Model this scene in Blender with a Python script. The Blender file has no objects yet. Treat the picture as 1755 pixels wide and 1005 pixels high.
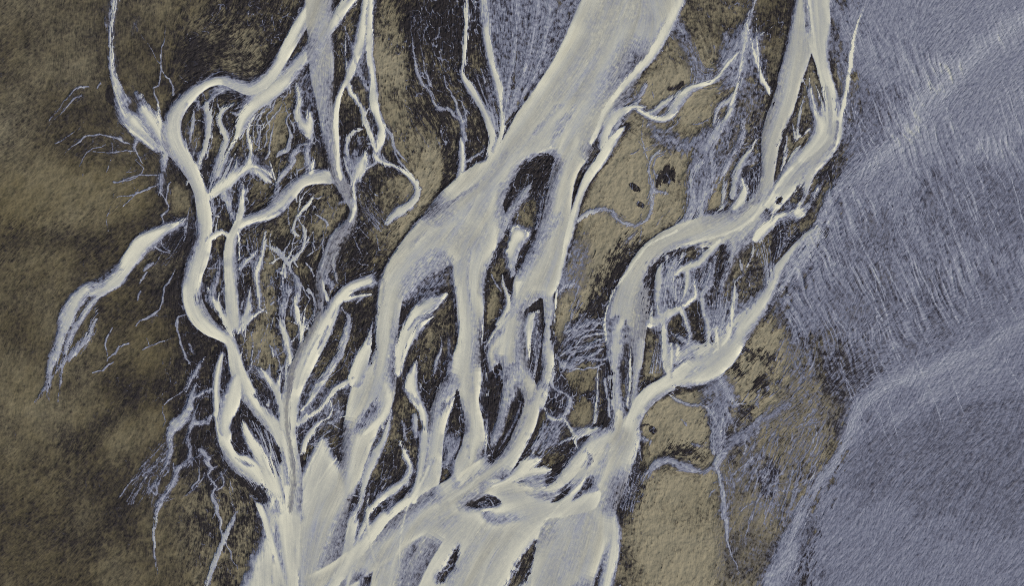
import math
import numpy as np

# ---------------------------------------------------------------- plan grid
# The plan of the river plain is kept in photo-sized units (1 unit = 0.25 m on the ground).
STEP = 1.0
X0, X1, Y0, Y1 = -70.0, 1825.0, -60.0, 1065.0
NX = int((X1 - X0) / STEP) + 1
NY = int((Y1 - Y0) / STEP) + 1
XS = X0 + STEP * np.arange(NX)
YS = Y0 + STEP * np.arange(NY)
GX, GY = np.meshgrid(XS.astype(np.float32), YS.astype(np.float32))
RNG = np.random.default_rng(11)
TAB = np.random.default_rng(5).random((256, 256)).astype(np.float32)


def vnoise(x, y, seed=0):
    xi = np.floor(x).astype(np.int32); yi = np.floor(y).astype(np.int32)
    fx = (x - xi).astype(np.float32); fy = (y - yi).astype(np.float32)
    fx = fx * fx * (3 - 2 * fx); fy = fy * fy * (3 - 2 * fy)
    xi = xi + seed * 37; yi = yi + seed * 91
    a = TAB[yi & 255, xi & 255]; b = TAB[yi & 255, (xi + 1) & 255]
    c = TAB[(yi + 1) & 255, xi & 255]; d = TAB[(yi + 1) & 255, (xi + 1) & 255]
    return (a + (b - a) * fx) * (1 - fy) + (c + (d - c) * fx) * fy


def fbm(x, y, octv=4, seed=0, gain=0.5):
    s = 0; a = 1.0; t = 0
    for k in range(octv):
        s = s + a * vnoise(x * 2 ** k + 17.3 * k, y * 2 ** k - 9.1 * k, seed + k); t += a; a *= gain
    return s / t - 0.5


def sst(a, b, x):
    t = np.clip((x - a) / (b - a), 0, 1)
    return t * t * (3 - 2 * t)


def blur(a, r):
    """three box passes, radius r cells"""
    r = int(r)
    if r < 1: return a
    for _ in range(3):
        for ax in (0, 1):
            p = np.pad(a, [(r + 1, r) if i == ax else (0, 0) for i in range(2)], mode='edge')
            c = np.cumsum(p, axis=ax, dtype=np.float64)
            n = a.shape[ax]
            hi = np.take(c, np.arange(2 * r + 1, 2 * r + 1 + n), axis=ax)
            lo = np.take(c, np.arange(0, n), axis=ax)
            a = ((hi - lo) / (2 * r + 1)).astype(np.float32)
    return a


def parse(s):
    return [tuple(float(v) for v in p.split(',')) for p in s.split()]


def catmull(P, closed=False, d=5.0):
    P = np.array(P, float); n = len(P); out = []
    rng = range(n if closed else n - 1)
    for i in rng:
        if closed:
            p0, p1, p2, p3 = P[i - 1], P[i], P[(i + 1) % n], P[(i + 2) % n]
        else:
            p1, p2 = P[i], P[i + 1]
            p0 = P[i - 1] if i > 0 else 2 * p1 - p2
            p3 = P[i + 2] if i + 2 < n else 2 * p2 - p1
        L = np.hypot(*(p2 - p1)[:2]); k = max(2, int(L / d))
        for j in range(k):
            t = j / k
            out.append(0.5 * ((2 * p1) + (-p0 + p2) * t + (2 * p0 - 5 * p1 + 4 * p2 - p3) * t * t + (-p0 + 3 * p1 - 3 * p2 + p3) * t ** 3))
    if not closed: out.append(P[-1])
    return np.array(out)


OPS = []          # everything painted onto the plan, in order
KEYS = {}         # key -> id for surfaces that become objects of their own


def key_id(k):
    if k is None: return 0
    return KEYS.setdefault(k, len(KEYS) + 1)


def run_out(P):
    """streams that reach the rim of the surveyed part run on past it"""
    def far(p, q):
        if p[2] < 3: return []
        dx, dy = p[0] - q[0], p[1] - q[1]; n = math.hypot(dx, dy) + 1e-6; dx, dy = dx / n, dy / n
        if 60 < p[1] < 142 and dy < -.25: L = (p[1] + 90) / max(-dy, .5)
        elif 862 < p[1] < 1000 and dy > .25: L = (1100 - p[1]) / max(dy, .5)
        elif -60 < p[0] < 134 and dx < -.25: L = (p[0] + 110) / -dx
        else: return []
        w = p[2]; thin = w < 9
        if thin: L *= .45
        if abs(dy) > .3: dx *= .6
        j = (RNG.random() - .5) * .5
        return [(p[0] + L * (f * dx - j * f * f * dy), p[1] + L * (f * dy + j * f * f * dx), w * (1 - (.9 if thin else .25) * f)) for f in (.35, .7, 1.0)]
    P = list(P)
    return far(P[0], P[1])[::-1] + P + far(P[-1], P[-2])


def S(pts, M=0.95, M1=None, soft=3.0, rag=2.0, rim=0.0, core=0.0, g=0.0, dk=0.0, wig=0.0, wf=14.0, a=1.0, key=None, o=None, flow=1.0, softR=None, sh=None, run=True):
    P = parse(pts) if isinstance(pts, str) else pts
    if run: P = run_out(P)
    C = catmull(P, d=4.0 if wig else 6.0)
    C[:, 2] = np.maximum(C[:, 2], 0.6)
    if wig:
        dd = np.gradient(C[:, :2], axis=0); dd /= np.hypot(dd[:, 0], dd[:, 1])[:, None] + 1e-6
        s = np.concatenate([[0], np.cumsum(np.hypot(*np.diff(C[:, :2], axis=0).T))])
        ph = RNG.random() * 200; sd = int(RNG.integers(0, 60))
        w = (vnoise(s / wf + ph, s * 0 + sd + .5, 3) - .5) * 2 + (vnoise(s / (wf * .4) + ph, s * 0 + sd + 9.5, 4) - .5) * .9
        C[:, 0] -= dd[:, 1] * w * wig; C[:, 1] += dd[:, 0] * w * wig
    OPS.append(dict(kind='s', C=C, M=M, M1=M if M1 is None else M1, soft=soft, softR=soft if softR is None else softR, rag=rag, rim=rim, core=core,
                    g=g, dk=dk, a=a, key=key_id(key), o=o, flow=flow, sh=(.46 if M > .7 else .12) if sh is None else sh))


def P(pts, M=None, o=None, t=None, g=None, fl=None, soft=4.0, rag=4.0, a=1.0, key=None, smooth=True):
    Q = parse(pts)
    OPS.append(dict(kind='p', C=catmull(Q, True, 6.0) if smooth else np.array(Q), M=M, o=o, t=t, g=g, fl=fl, soft=soft, rag=rag, a=a, key=key_id(key)))


def hairs(A, B, n, w=2.2, M=0.7, wig=3.0, a=0.9, cut=(0.0, 1.0), wf=16.0, soft=1.3, taper=True, rag=1.0, jit=0.25):
    """n thin rivulets spread between two guide lines"""
    A = catmull(parse(A), d=12); B = catmull(parse(B), d=12)
    k = 7
    ia = np.linspace(0, len(A) - 1, k); ib = np.linspace(0, len(B) - 1, k)
    fa = np.stack([np.interp(ia, np.arange(len(A)), A[:, c]) for c in (0, 1)], 1)
    fb = np.stack([np.interp(ib, np.arange(len(B)), B[:, c]) for c in (0, 1)], 1)
    for i in range(n):
        u = (i + 0.5 + (RNG.random() - .5) * 0.9) / n
        u0, u1 = u + (RNG.random() - .5) * jit / 2, u + (RNG.random() - .5) * jit / 2
        s0 = RNG.random() * cut[0]; s1 = cut[1] + (1 - cut[1]) * RNG.random()
        q = np.linspace(s0, s1, 6)
        pts = []
        ww = w * (0.6 + 0.8 * RNG.random())
        for j, s in enumerate(q):
            uu = u0 + (u1 - u0) * s
            p = [np.interp(s * (k - 1), np.arange(k), (fa * (1 - uu) + fb * uu)[:, c]) for c in (0, 1)]
            pts.append((p[0], p[1], ww * (0.45 + 0.55 * s if taper else 1)))
        S(pts, M=M * (0.8 + 0.35 * RNG.random()), wig=wig, wf=wf, a=a, soft=soft, rag=rag, run=False)


def streamlets(x0, y0, x1, y1, n, deg, w=3.2, M=.7, spread=16, ln=(28, 85)):
    """small braiding feeders that wander downstream, many with a second arm joining from one side"""
    for _ in range(n):
        x, y = x0 + RNG.random() * (x1 - x0), y0 + RNG.random() * (y1 - y0)
        L = ln[0] + RNG.random() * (ln[1] - ln[0]); a = math.radians(deg + RNG.normal() * spread); ww = w * (.45 + .9 * RNG.random()); Mv = M * (.75 + .45 * RNG.random())
        k = (RNG.random() - .5) * 1.3; pts = []; ang = a
        for j in range(6):
            pts.append((x, y, ww * (.25 + .75 * j / 5) * (1.0 if j < 5 else .6)))
            ang += k / 6 + RNG.normal() * .16; x += L / 5 * math.cos(ang); y += L / 5 * math.sin(ang)
        S(pts, M=Mv * .8, M1=Mv * 1.1, wig=2.6, wf=13, soft=1.5, rag=1.6, run=False)
        if RNG.random() < .65:
            j = int(RNG.integers(2, 5)); px, py, pw = pts[j]; b = a + math.pi + (.55 + .3 * RNG.random()) * (1 if RNG.random() < .5 else -1); l2 = L * (.25 + .3 * RNG.random())
            S([(px + l2 * math.cos(b), py + l2 * math.sin(b), .8), (px + l2 * .5 * math.cos(b + .2), py + l2 * .5 * math.sin(b + .2), pw * .5), (px, py, pw * .8)], M=Mv, wig=2, wf=11, soft=1.4, rag=1.4, run=False)


# ---------------------------------------------------------------- rasterising
def box_of(C, pad):
    x0, y0 = C[:, 0].min() - pad, C[:, 1].min() - pad
    x1, y1 = C[:, 0].max() + pad, C[:, 1].max() + pad
    i0 = max(0, int((x0 - X0) / STEP)); i1 = min(NX, int((x1 - X0) / STEP) + 2)
    j0 = max(0, int((y0 - Y0) / STEP)); j1 = min(NY, int((y1 - Y0) / STEP) + 2)
    return i0, i1, j0, j1


def seg_dist(gx, gy, p, q):
    vx, vy = q[0] - p[0], q[1] - p[1]
    L2 = vx * vx + vy * vy + 1e-9
    tt = np.clip(((gx - p[0]) * vx + (gy - p[1]) * vy) / L2, 0, 1)
    ex, ey = gx - (p[0] + tt * vx), gy - (p[1] + tt * vy)
    return np.sqrt(ex * ex + ey * ey), tt, vx * ey - vy * ex


def raster_stroke(op, pad):
    C = op['C']; wmax = C[:, 2].max() / 2
    i0, i1, j0, j1 = box_of(C, wmax + pad)
    if i1 - i0 < 2 or j1 - j0 < 2: return None
    sh = (j1 - j0, i1 - i0)
    sd = np.full(sh, 1e6, np.float32); U = np.full(sh, 9, np.float32); T = np.zeros(sh, np.float32); H = np.ones(sh, np.float32); SG = np.zeros(sh, np.float32)
    TX = np.zeros(sh, np.float32); TY = np.ones(sh, np.float32)
    L = np.concatenate([[0], np.cumsum(np.hypot(*np.diff(C[:, :2], axis=0).T))]); tot = L[-1] + 1e-6
    for k in range(len(C) - 1):
        p, q = C[k], C[k + 1]
        r = max(p[2], q[2]) / 2 + pad
        a0 = max(i0, int((min(p[0], q[0]) - r - X0) / STEP)); a1 = min(i1, int((max(p[0], q[0]) + r - X0) / STEP) + 2)
        b0 = max(j0, int((min(p[1], q[1]) - r - Y0) / STEP)); b1 = min(j1, int((max(p[1], q[1]) + r - Y0) / STEP) + 2)
        if a1 <= a0 or b1 <= b0: continue
        gx = GX[b0:b1, a0:a1]; gy = GY[b0:b1, a0:a1]
        d, tt, cr = seg_dist(gx, gy, p, q)
        hw = (p[2] + (q[2] - p[2]) * tt) / 2
        sl = (slice(b0 - j0, b1 - j0), slice(a0 - i0, a1 - i0))
        m = (d - hw) < sd[sl]
        sd[sl][m] = (d - hw)[m]; U[sl][m] = (d / (hw + 1e-3))[m]; H[sl][m] = hw[m]
        T[sl][m] = ((L[k] + (L[k + 1] - L[k]) * tt) / tot)[m]; SG[sl][m] = np.sign(cr)[m]
        n = math.hypot(q[0] - p[0], q[1] - p[1]) + 1e-6
        TX[sl][m] = (q[0] - p[0]) / n; TY[sl][m] = (q[1] - p[1]) / n
    return (i0, i1, j0, j1), sd, U, T, H, SG, TX, TY, tot


def raster_poly(op, pad):
    C = op['C']; i0, i1, j0, j1 = box_of(C, pad)
    if i1 - i0 < 2 or j1 - j0 < 2: return None
    gx = GX[j0:j1, i0:i1]; gy = GY[j0:j1, i0:i1]
    d = np.full(gx.shape, 1e6, np.float32); ins = np.zeros(gx.shape, bool)
    n = len(C)
    for k in range(n):
        p, q = C[k], C[(k + 1) % n]
        d = np.minimum(d, seg_dist(gx, gy, p, q)[0])
        c = ((p[1] > gy) != (q[1] > gy)) & (gx < (q[0] - p[0]) * (gy - p[1]) / (q[1] - p[1] + 1e-9) + p[0])
        ins ^= c
    return (i0, i1, j0, j1), np.where(ins, -d, d)


def lic(src, fx, fy, n, step=1.0):
    """smear SRC along the flow, n steps each way"""
    acc = src.copy(); wsum = 1.0
    for sgn in (1, -1):
        px = np.broadcast_to(np.arange(NX, dtype=np.float32), (NY, NX)).copy()
        py = np.broadcast_to(np.arange(NY, dtype=np.float32)[:, None], (NY, NX)).copy()
        dx, dy = fx * sgn, fy * sgn
        for k in range(n):
            px += dx * step; py += dy * step
            ix = np.clip(px + .5, 0, NX - 1).astype(np.int32); iy = np.clip(py + .5, 0, NY - 1).astype(np.int32)
            w = 1.0 - (k + 1) / (n + 1)
            acc += src[iy, ix] * w
            nx, ny = fx[iy, ix], fy[iy, ix]
            s = np.where(nx * dx + ny * dy < 0, -1.0, 1.0).astype(np.float32)
            dx, dy = nx * s, ny * s
            if sgn == 1: wsum += 2 * w
    acc /= wsum
    return acc


def norm(a):
    a = a - a.mean(); return (a / (a.std() + 1e-6)).astype(np.float32)
# ================================================================ the plan of the plain
# --- base soil patches (o = olive mud amount, t = tan tint)
P("-80,-70 330,-70 330,300 250,420 300,600 330,900 300,1080 -80,1080", o=.60, t=.12, soft=40, rag=20)
P("-80,-70 250,-70 290,200 300,290 200,290 60,250 -80,240", o=.50, t=.18, soft=40, rag=25)
P("127,290 190,290 260,330 240,375 180,390 120,395 0,410 0,300", o=.95, t=.16, soft=30, rag=14)
P("0,395 150,385 250,370 300,350 320,380 250,400 150,420 0,440", o=.30, t=.1, soft=22, rag=14, a=.8)
P("330,40 700,40 720,300 640,520 560,900 330,900 300,600 260,400 290,250", o=.31, t=.40, soft=30, rag=16)
P("640,-40 700,40 710,220 760,250 780,330 700,420 670,440 640,400 700,300 640,160", o=.85, t=.75, soft=18, rag=10)
P("690,-60 860,-60 850,300 800,330 780,300 740,200 715,160", o=.12, t=.4, soft=12, rag=10)
P("758,240 778,232 775,290 768,330 752,372 742,375 752,330", o=.0, t=.4, soft=4, rag=4)
P("705,290 735,240 755,240 757,300 745,345 705,385 680,410 678,390 700,350", o=1.0, t=.85, soft=5, rag=6)
P("560,490 650,480 640,640 590,720 540,900 480,900 520,700", o=.5, t=.45, soft=20, rag=14)
P("1010,110 1460,110 1420,400 1320,480 1345,600 1420,760 1380,1100 1040,1100 1100,700 1020,700 930,740 950,500 990,380", o=.62, t=.85, soft=26, rag=18)
P("1030,290 1055,250 1090,232 1116,262 1178,258 1178,305 1172,352 1158,383 1110,412 1075,450 1040,490 1000,560 950,565 968,470 985,400 1000,345", o=1.0, t=1.0, soft=9, rag=10)
P("1085,140 1150,120 1175,130 1165,160 1130,180 1095,178", o=1.0, t=.9, soft=8, rag=8)
P("1170,170 1230,150 1225,190 1190,215 1165,212", o=.95, t=.9, soft=8, rag=8)
P("1095,700 1140,680 1205,690 1222,720 1218,770 1190,790 1140,780 1095,750", o=1.0, t=1.0, soft=9, rag=8)
P("1100,835 1145,805 1200,812 1228,790 1238,850 1240,960 1200,1030 1100,1000", o=1.0, t=1.0, soft=9, rag=10)
P("1240,620 1300,545 1345,560 1360,590 1330,640 1300,690 1260,690 1235,660", o=1.0, t=1.0, soft=14, rag=10)
P("1240,640 1300,640 1370,580 1430,640 1430,760 1380,880 1240,900 1230,760", o=.86, t=1.0, soft=20, rag=18)
P("1330,730 1380,690 1420,700 1400,760 1350,790", o=.8, t=1.0, soft=14, rag=12)
for q in ("452,440 468,445 474,500 468,535 450,540 444,500", "430,590 455,560 480,600 470,650 440,640", "585,560 612,575 600,625 575,650 560,640", "640,135 690,170 715,250 735,285 700,290 665,220",
          "640,335 690,300 700,310 660,350", "470,175 500,190 490,240 468,260 455,230", "322,215 340,215 342,250 328,262", "372,225 384,250 372,268 362,250", "345,145 370,150 366,170 350,172",
          "430,310 462,312 458,340 430,352", "505,285 520,265 530,275 522,295", "545,370 585,360 575,400 550,420", "385,310 400,330 392,350", "290,320 330,325 335,365 300,365", "700,640 720,700 712,760 695,730",
          "690,790 665,775 650,800 668,812", "655,830 690,790 700,800 675,830", "590,640 610,650 596,690 575,700", "478,630 490,600 500,640 488,660", "860,480 870,500 866,520"):
    P(q, o=.82, t=.6, soft=9, rag=8)
for q, v in (("110,740 200,690 245,700 180,742 110,780", .25), ("200,632 330,640 322,668 240,690 195,672", .36), ("120,480 200,520 300,560 260,600 150,560", .40), ("110,830 250,800 310,900 110,940", .42),
             ("285,690 325,695 322,722 290,715", .15), ("130,420 220,440 190,490 120,480", .35), ("230,470 310,440 335,560 300,600 250,540", .34), ("130,640 190,640 170,690 120,680", .40)):
    P(q, o=v, soft=26, rag=12, a=.85)
for q in ("1268,588 1300,602 1326,610 1332,622 1296,618 1266,604", "1240,612 1262,622 1272,640 1250,634", "1290,650 1312,640 1330,660 1300,672", "1262,690 1290,700 1280,722 1258,712", "1100,640 1110,700 1096,712", "1300,800 1330,790 1322,850 1300,845"):
    P(q, M=0, o=.12, soft=4, rag=8, a=.9)
for q in ("150,320 230,330 250,360 180,385 127,380", "215,575 300,555 295,620 230,640", "230,715 285,700 280,750 220,775 180,760", "130,700 180,680 190,700 130,725", "60,420 120,430 110,470 50,460", "20,620 90,640 80,720 10,700"):
    P(q, o=.95, t=.28, soft=22, rag=12, a=.62)
# dark wet belts
P("985,560 1020,500 1060,430 1085,410 1100,425 1060,500 1040,560 1036,620 1000,640 960,620 960,570", o=.12, soft=12, rag=12)
P("945,580 1010,520 1040,560 1045,640 985,640 950,640", o=.16, soft=10, rag=8)
P("1145,770 1170,760 1205,768 1205,785 1160,786 1135,784", o=.2, soft=4, rag=9)
P("280,395 330,385 335,430 300,440 255,425", o=.08, soft=10, rag=10)
P("1215,700 1250,690 1280,740 1250,780 1222,775", o=.25, soft=10, rag=12)
P("1085,745 1096,740 1105,800 1095,850 1060,900 1035,900 1065,850 1080,800", o=.12, soft=5, rag=5)

P("1466,-70 1900,-70 1900,1080 1310,1080 1340,900 1330,780 1290,740 1300,700 1352,680 1365,640 1372,592 1340,535 1338,500 1385,420 1420,340 1440,260 1452,160", fl=1.0, soft=26, rag=16)
P("1215,640 1260,690 1300,740 1330,1080 1225,1080 1230,800", fl=.55, soft=12, rag=8)
P("1175,262 1228,240 1228,335 1206,368 1175,372 1165,390", fl=.5, soft=12, rag=8)
# --- blue silt flat on the right: a thin film of water over dark sand
P("1468,-70 1900,-70 1900,1080 1340,1080 1385,850 1430,770 1410,660 1372,590 1340,535 1338,500 1385,420 1420,340 1440,260 1452,160", M=.46, o=.25, t=.9, soft=34, rag=22)
P("1560,-70 1900,-70 1900,400 1700,300 1600,150", M=.47, soft=70, rag=20, a=.6)
S("1850,-20,60 1740,40,60 1640,115,60 1579,185,60 1545,225,50 1500,270,46 1450,315,42 1425,350,36 1400,400,36 1350,470,26", M=.62, soft=34, rag=14, a=.75)
S("1380,-60,50 1440,20,50 1490,110,50 1540,200,40 1600,330,30 1640,430,30", M=.50, soft=24, rag=10, a=.6)
P("1340,540 1380,480 1450,450 1540,420 1640,420 1800,480 1800,600 1640,620 1560,640 1500,650 1440,640 1400,600", M=.36, soft=40, rag=18, a=.7)
P("1360,600 1420,570 1480,600 1510,640 1470,690 1440,730 1405,740 1400,680", M=.26, soft=20, rag=16, a=.9)
P("1470,700 1560,660 1640,640 1800,640 1800,1080 1380,1080 1410,870 1440,790", M=.40, soft=24, rag=14, a=.8)
S("1700,640,60 1600,670,50 1530,720,40", M=.54, soft=26, rag=10, a=.6)
for q in ("1470,160 1530,150 1545,190 1500,250 1465,270 1455,220", "1560,320 1640,280 1800,300 1800,420 1650,420 1580,380", "1470,400 1520,350 1545,400 1500,450 1450,440", "1560,720 1640,690 1800,700 1800,900 1640,900 1540,850",
          "1480,760 1540,730 1560,780 1500,860 1450,880", "1590,480 1640,470 1650,560 1600,580"):
    P(q, M=.34, soft=34, rag=14, a=.8)
P("1440,360 1490,350 1540,420 1570,520 1560,600 1500,640 1450,600 1430,520 1470,450", M=.36, o=.8, t=1.0, soft=40, rag=24, a=.55)
P("1340,560 1380,590 1430,690 1430,760 1395,830 1375,1000 1310,1000 1300,860 1330,780 1290,730 1310,690 1345,650", M=.22, soft=26, rag=14)
P("1228,690 1262,690 1300,740 1330,860 1310,1000 1225,1000 1232,790", M=.19, soft=14, rag=10)
S("1640,610,30 1600,632,34 1514,665,30 1470,700,26 1455,745,28 1423,800,32 1395,850,36 1370,900,40 1330,1000,60", M=.62, soft=30, rag=14, a=.8)
S("1800,540,50 1700,590,44 1640,615,36 1580,650,30", M=.56, soft=34, rag=12, a=.6)
# film in between on the tan flats
P("1115,215 1180,235 1228,215 1240,240 1215,262 1160,262 1120,245", M=.46, soft=12, rag=9, a=.9)
P("1180,262 1222,240 1228,330 1205,365 1175,370 1180,310", M=.40, soft=8, rag=9, a=.9)
P("1255,150 1300,140 1310,180 1280,200 1255,250 1228,340 1205,340 1232,230", M=.34, soft=9, rag=9, a=.75)
P("1300,120 1318,120 1314,190 1300,250 1262,300 1285,220", M=.22, o=.3, soft=8, rag=6, a=.8)
P("1225,640 1250,650 1262,690 1240,720 1218,715 1200,680", M=.40, soft=10, rag=9, a=.9)
P("1212,690 1232,690 1246,740 1242,775 1222,775", M=.38, soft=8, rag=8, a=.8)
P("960,430 1000,400 1015,440 1000,500 960,500", M=.36, soft=9, rag=9, a=.8)
P("860,-60 1060,-60 950,105 905,170 866,218 858,216 846,105", M=.36, soft=5, rag=5)
P("1240,60 1300,60 1290,130 1255,160 1235,140", M=.44, soft=10, rag=9, a=.9)
S("1186,112,40 1200,135,40 1226,133,30", M=.40, soft=8, rag=8, a=.8)
P("500,130 536,130 540,170 515,185 512,150", M=.34, soft=7, rag=6, a=.8)

# --- thin rivulets on the left
RV = dict(wig=3.5, soft=1.6, rag=1.2)
S("110,262,2 140,238,3 161,231,4 190,236,5 205,240,8 223,247,4", M=.55, **RV)
S("239,231,7 231,248,7 229,256,5", M=.75, soft=2)
S("229,256,4 238,268,4 244,280,3", M=.62, **RV)
for q in ("127,155,4 140,147,5 152,147,4", "127,170,4 140,163,4", "165,150,3 172,142,4", "273,135,4 270,148,4 262,150,3", "285,132,3 297,148,4 299,162,4",
          "262,150,2 268,165,3 275,175,3", "310,130,2 320,142,3", "160,262,2 200,262,3 232,256,3", "135,285,2 150,262,3 180,246,3", "232,275,2 246,292,3 220,310,3 195,312,3",
          "195,312,2 240,300,4 275,300,3", "200,340,2 245,328,4 275,315,3", "275,330,4 284,345,4 288,358,4 278,370,5", "292,312,3 290,330,4 284,345,3", "278,370,4 282,382,3",
          "268,390,3 276,420,3 290,432,4", "262,418,3 280,432,4 292,436,3", "247,462,6 254,455,7 262,450,4", "240,485,5 246,478,6 254,468,4", "236,515,4 240,500,5",
          "300,460,2 292,480,3 282,495,3 280,515,3 275,530,3 262,542,5 245,548,4 235,560,3", "185,620,3 200,602,4 220,588,4", "190,560,3 182,585,3 183,610,3",
          "160,640,4 184,630,5 195,620,3", "303,560,3 306,545,4 318,540,3", "304,548,3 308,580,4 316,605,5 326,622,4", "330,602,5 325,590,4"):
    S(q, M=.52, **RV)
S("318,377,8 300,388,14 284,395,20 262,409,32 246,420,36 231,438,36 217,458,32 203,477,32 188,490,24 172,498,20 156,503,12", M=.96, M1=.92, soft=7, rag=3, sh=.2)
S("188,478,10 165,488,18 146,500,24 131,519,32 114,550,30 98,592,24 88,640,16 84,690,6", M=.95, M1=.5, soft=7, rag=4, run=False, sh=.15)
S("200,460,20 180,478,20 155,490,10", M=.34, soft=8, rag=8, a=.8)
S("176,506,5 158,520,10 143,543,16 128,564,18 112,600,14 104,650,8 100,690,3", M=.84, M1=.4, soft=4, rag=4, run=False)
S("166,530,4 161,551,10 152,578,14 128,605,15 95,640,10 60,690,3", M=.66, M1=.45, run=False, soft=4, rag=5)
hairs("316,372,1 280,420,1 262,455,1", "330,385,1 310,425,1 285,455,1", 8, w=1.6, M=.45)
# lower-left rivulet system
S("352,612,3 340,632,8 327,655,8 320,672,4", M=.66, soft=2, rag=3)
S("335,660,3 328,676,8 325,698,12 315,716,18 300,730,20 292,745,14 291,775,10 280,800,7 268,825,6 255,845,4", M=.80, M1=.55, soft=4, rag=5)
S("366,712,8 350,722,8 330,728,6 322,742,5 323,760,5 327,780,5 318,796,6 306,806,7 300,822,9 288,842,10 275,860,11 268,885,8", M=.70, M1=.75, soft=2, rag=3, wig=3)
S("362,668,8 345,675,7 328,684,5", M=.66, soft=2, rag=3, wig=2)
hairs("292,745,1 250,790,1 190,870,1", "315,730,1 285,800,1 260,872,1", 16, w=2.0, M=.48, wig=3.5, cut=(.3, .7))
for q in ("372,800,3 360,806,4 358,818,4 371,836,4", "371,836,4 367,852,5 372,868,6 376,885,6", "380,810,2 384,830,3 373,842,3", "340,803,3 339,822,4 330,838,3", "394,825,2 400,845,3 404,850,2",
          "262,840,2 268,848,3 268,832,3", "298,795,3 300,808,3", "350,790,5 365,802,6"):
    S(q, M=.66, **RV)
S("343,772,6 352,780,9 360,786,7", M=.75, soft=3, rag=3)
S("400,890,10 418,868,6 424,860,2", M=.7, soft=2)
# rivulets top and middle
for q in ("437,245,3 443,238,4 441,215,3 447,198,3 452,190,3", "445,255,3 444,235,4 448,215,3", "455,252,4 458,232,4 462,222,3 460,200,4 467,185,3 473,175,3", "463,255,4 465,235,4 470,215,3 472,200,3",
          "498,160,4 495,148,4", "480,166,3 490,165,3 496,150,3", "500,196,4 493,205,5 497,218,5 500,235,5", "500,235,5 492,252,9 483,262,9 475,268,4", "455,272,5 460,262,5 463,252,4",
          "510,258,4 518,248,4 528,246,3", "508,262,3 514,250,4", "533,341,3 546,342,3 550,336,3", "562,346,2 570,358,3", "540,368,2 556,378,5 562,386,4",
          "653,208,3 662,222,4 672,230,5 672,245,5 680,258,4 690,270,4 697,280,3", "672,230,4 678,262,5 688,282,5 698,294,4", "640,250,3 630,246,4", "648,278,5 640,284,6 628,288,4",
          "620,222,4 610,220,3", "640,215,2 636,225,3", "730,127,3 738,148,3 732,120,2", "762,130,2 763,148,3 775,165,3", "776,165,4 782,180,5 787,195,6 794,208,5", "797,190,2 793,175,2 785,172,2"):
    S(q, M=.60, **RV)
S("712,110,5 720,138,6 736,158,6 746,180,7 757,188,8 770,188,7 780,198,7 790,206,9 795,226,10 796,238,10", M=.55, soft=2.5, rag=3, wig=2)
S("790,236,4 793,258,12 793,285,15 788,308,16 775,327,15 760,347,10 748,362,5", M=.94, soft=2.5, rag=2, dk=.5, key='dark_feeder')
S("806,196,2 800,190,4 797,206,4 799,220,3", M=.55, soft=1.5, wig=1.5)
S("832,252,3 818,265,4 803,276,5 797,278,3", M=.6, soft=1.5, wig=2)
S("817,276,2 812,292,8 803,308,10 797,314,5", M=.85, soft=2)
hairs("612,310,1 618,360,1 650,400,1", "625,302,1 645,350,1 668,372,1", 9, w=1.8, M=.5, wig=2)
hairs("606,340,1 610,380,1 630,410,1", "612,322,1 640,350,1 662,380,1", 7, w=1.8, M=.45, wig=3)
# rivulets on the tan flats
S("1135,262,8 1120,268,10 1113,288,9 1116,310,8 1118,335,8 1117,352,8 1110,372,9 1095,385,7 1078,386,8 1062,376,9 1050,366,9", M=.58, soft=2.5, rag=4, wig=2)
S("1138,266,3 1124,274,4 1122,300,4 1124,315,3", M=.5, **RV)
S("1140,330,8 1128,328,8 1118,332,6", M=.6, soft=5, rag=5)
S("1054,368,8 1040,360,10 1022,360,11 1004,366,10 990,378,9", M=.74, soft=3, rag=3)
S("1090,395,3 1078,408,9 1070,418,3", M=.5, soft=3, rag=4)
S("1200,278,8 1185,294,12 1181,318,14 1186,345,16 1180,372,20 1165,390,22", M=.66, soft=4, rag=6)
S("1219,262,5 1221,300,8 1207,326,9 1200,352,10 1192,375,10", M=.62, soft=3, rag=5)
S("1277,205,4 1268,250,6 1248,268,9 1241,296,9 1240,340,11 1236,356,8", M=.62, M1=.8, soft=3, rag=5)
S("1222,322,4 1210,332,9 1203,352,11 1202,372,10", M=.75, soft=2.5, rag=3)
hairs("1178,262,1 1180,320,1 1172,380,1", "1225,240,1 1225,310,1 1205,372,1", 16, w=2, M=.52, wig=3)
hairs("1248,200,1 1235,250,1 1210,300,1", "1285,190,1 1275,240,1 1238,320,1", 14, w=1.8, M=.5, wig=3)
hairs("1180,110,1 1182,130,1 1180,148,1", "1232,105,1 1228,125,1 1222,138,1", 12, w=2, M=.62, wig=2)
hairs("1076,140,1 1082,160,1 1090,172,1", "1108,140,1 1098,160,1 1090,180,1", 7, w=2, M=.55, wig=2)
S("1106,148,8 1098,162,9 1090,178,8", M=.66, soft=2.5, rag=4)
S("1056,190,10 1070,178,12 1085,172,9", M=.5, soft=4, rag=6)
S("1149,679,3 1158,686,6 1170,691,6 1185,696,6 1200,694,4 1212,700,4 1222,716,5 1230,732,4", M=.82, M1=.55, soft=1.8, rag=2)
S("1227,634,4 1235,655,7 1248,672,10 1258,690,6", M=.62, soft=4, rag=5)
S("1242,690,4 1250,712,5 1254,726,3", M=.55, soft=2, rag=3)
hairs("1218,700,1 1216,740,1 1220,778,1", "1252,700,1 1246,745,1 1238,785,1", 14, w=2, M=.6, wig=3)
S("1098,828,9 1108,815,12 1122,798,15 1144,789,16 1165,796,20 1185,802,18 1201,808,12 1218,800,10 1230,786,12", M=.60, soft=5, rag=5, a=.9)
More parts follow.
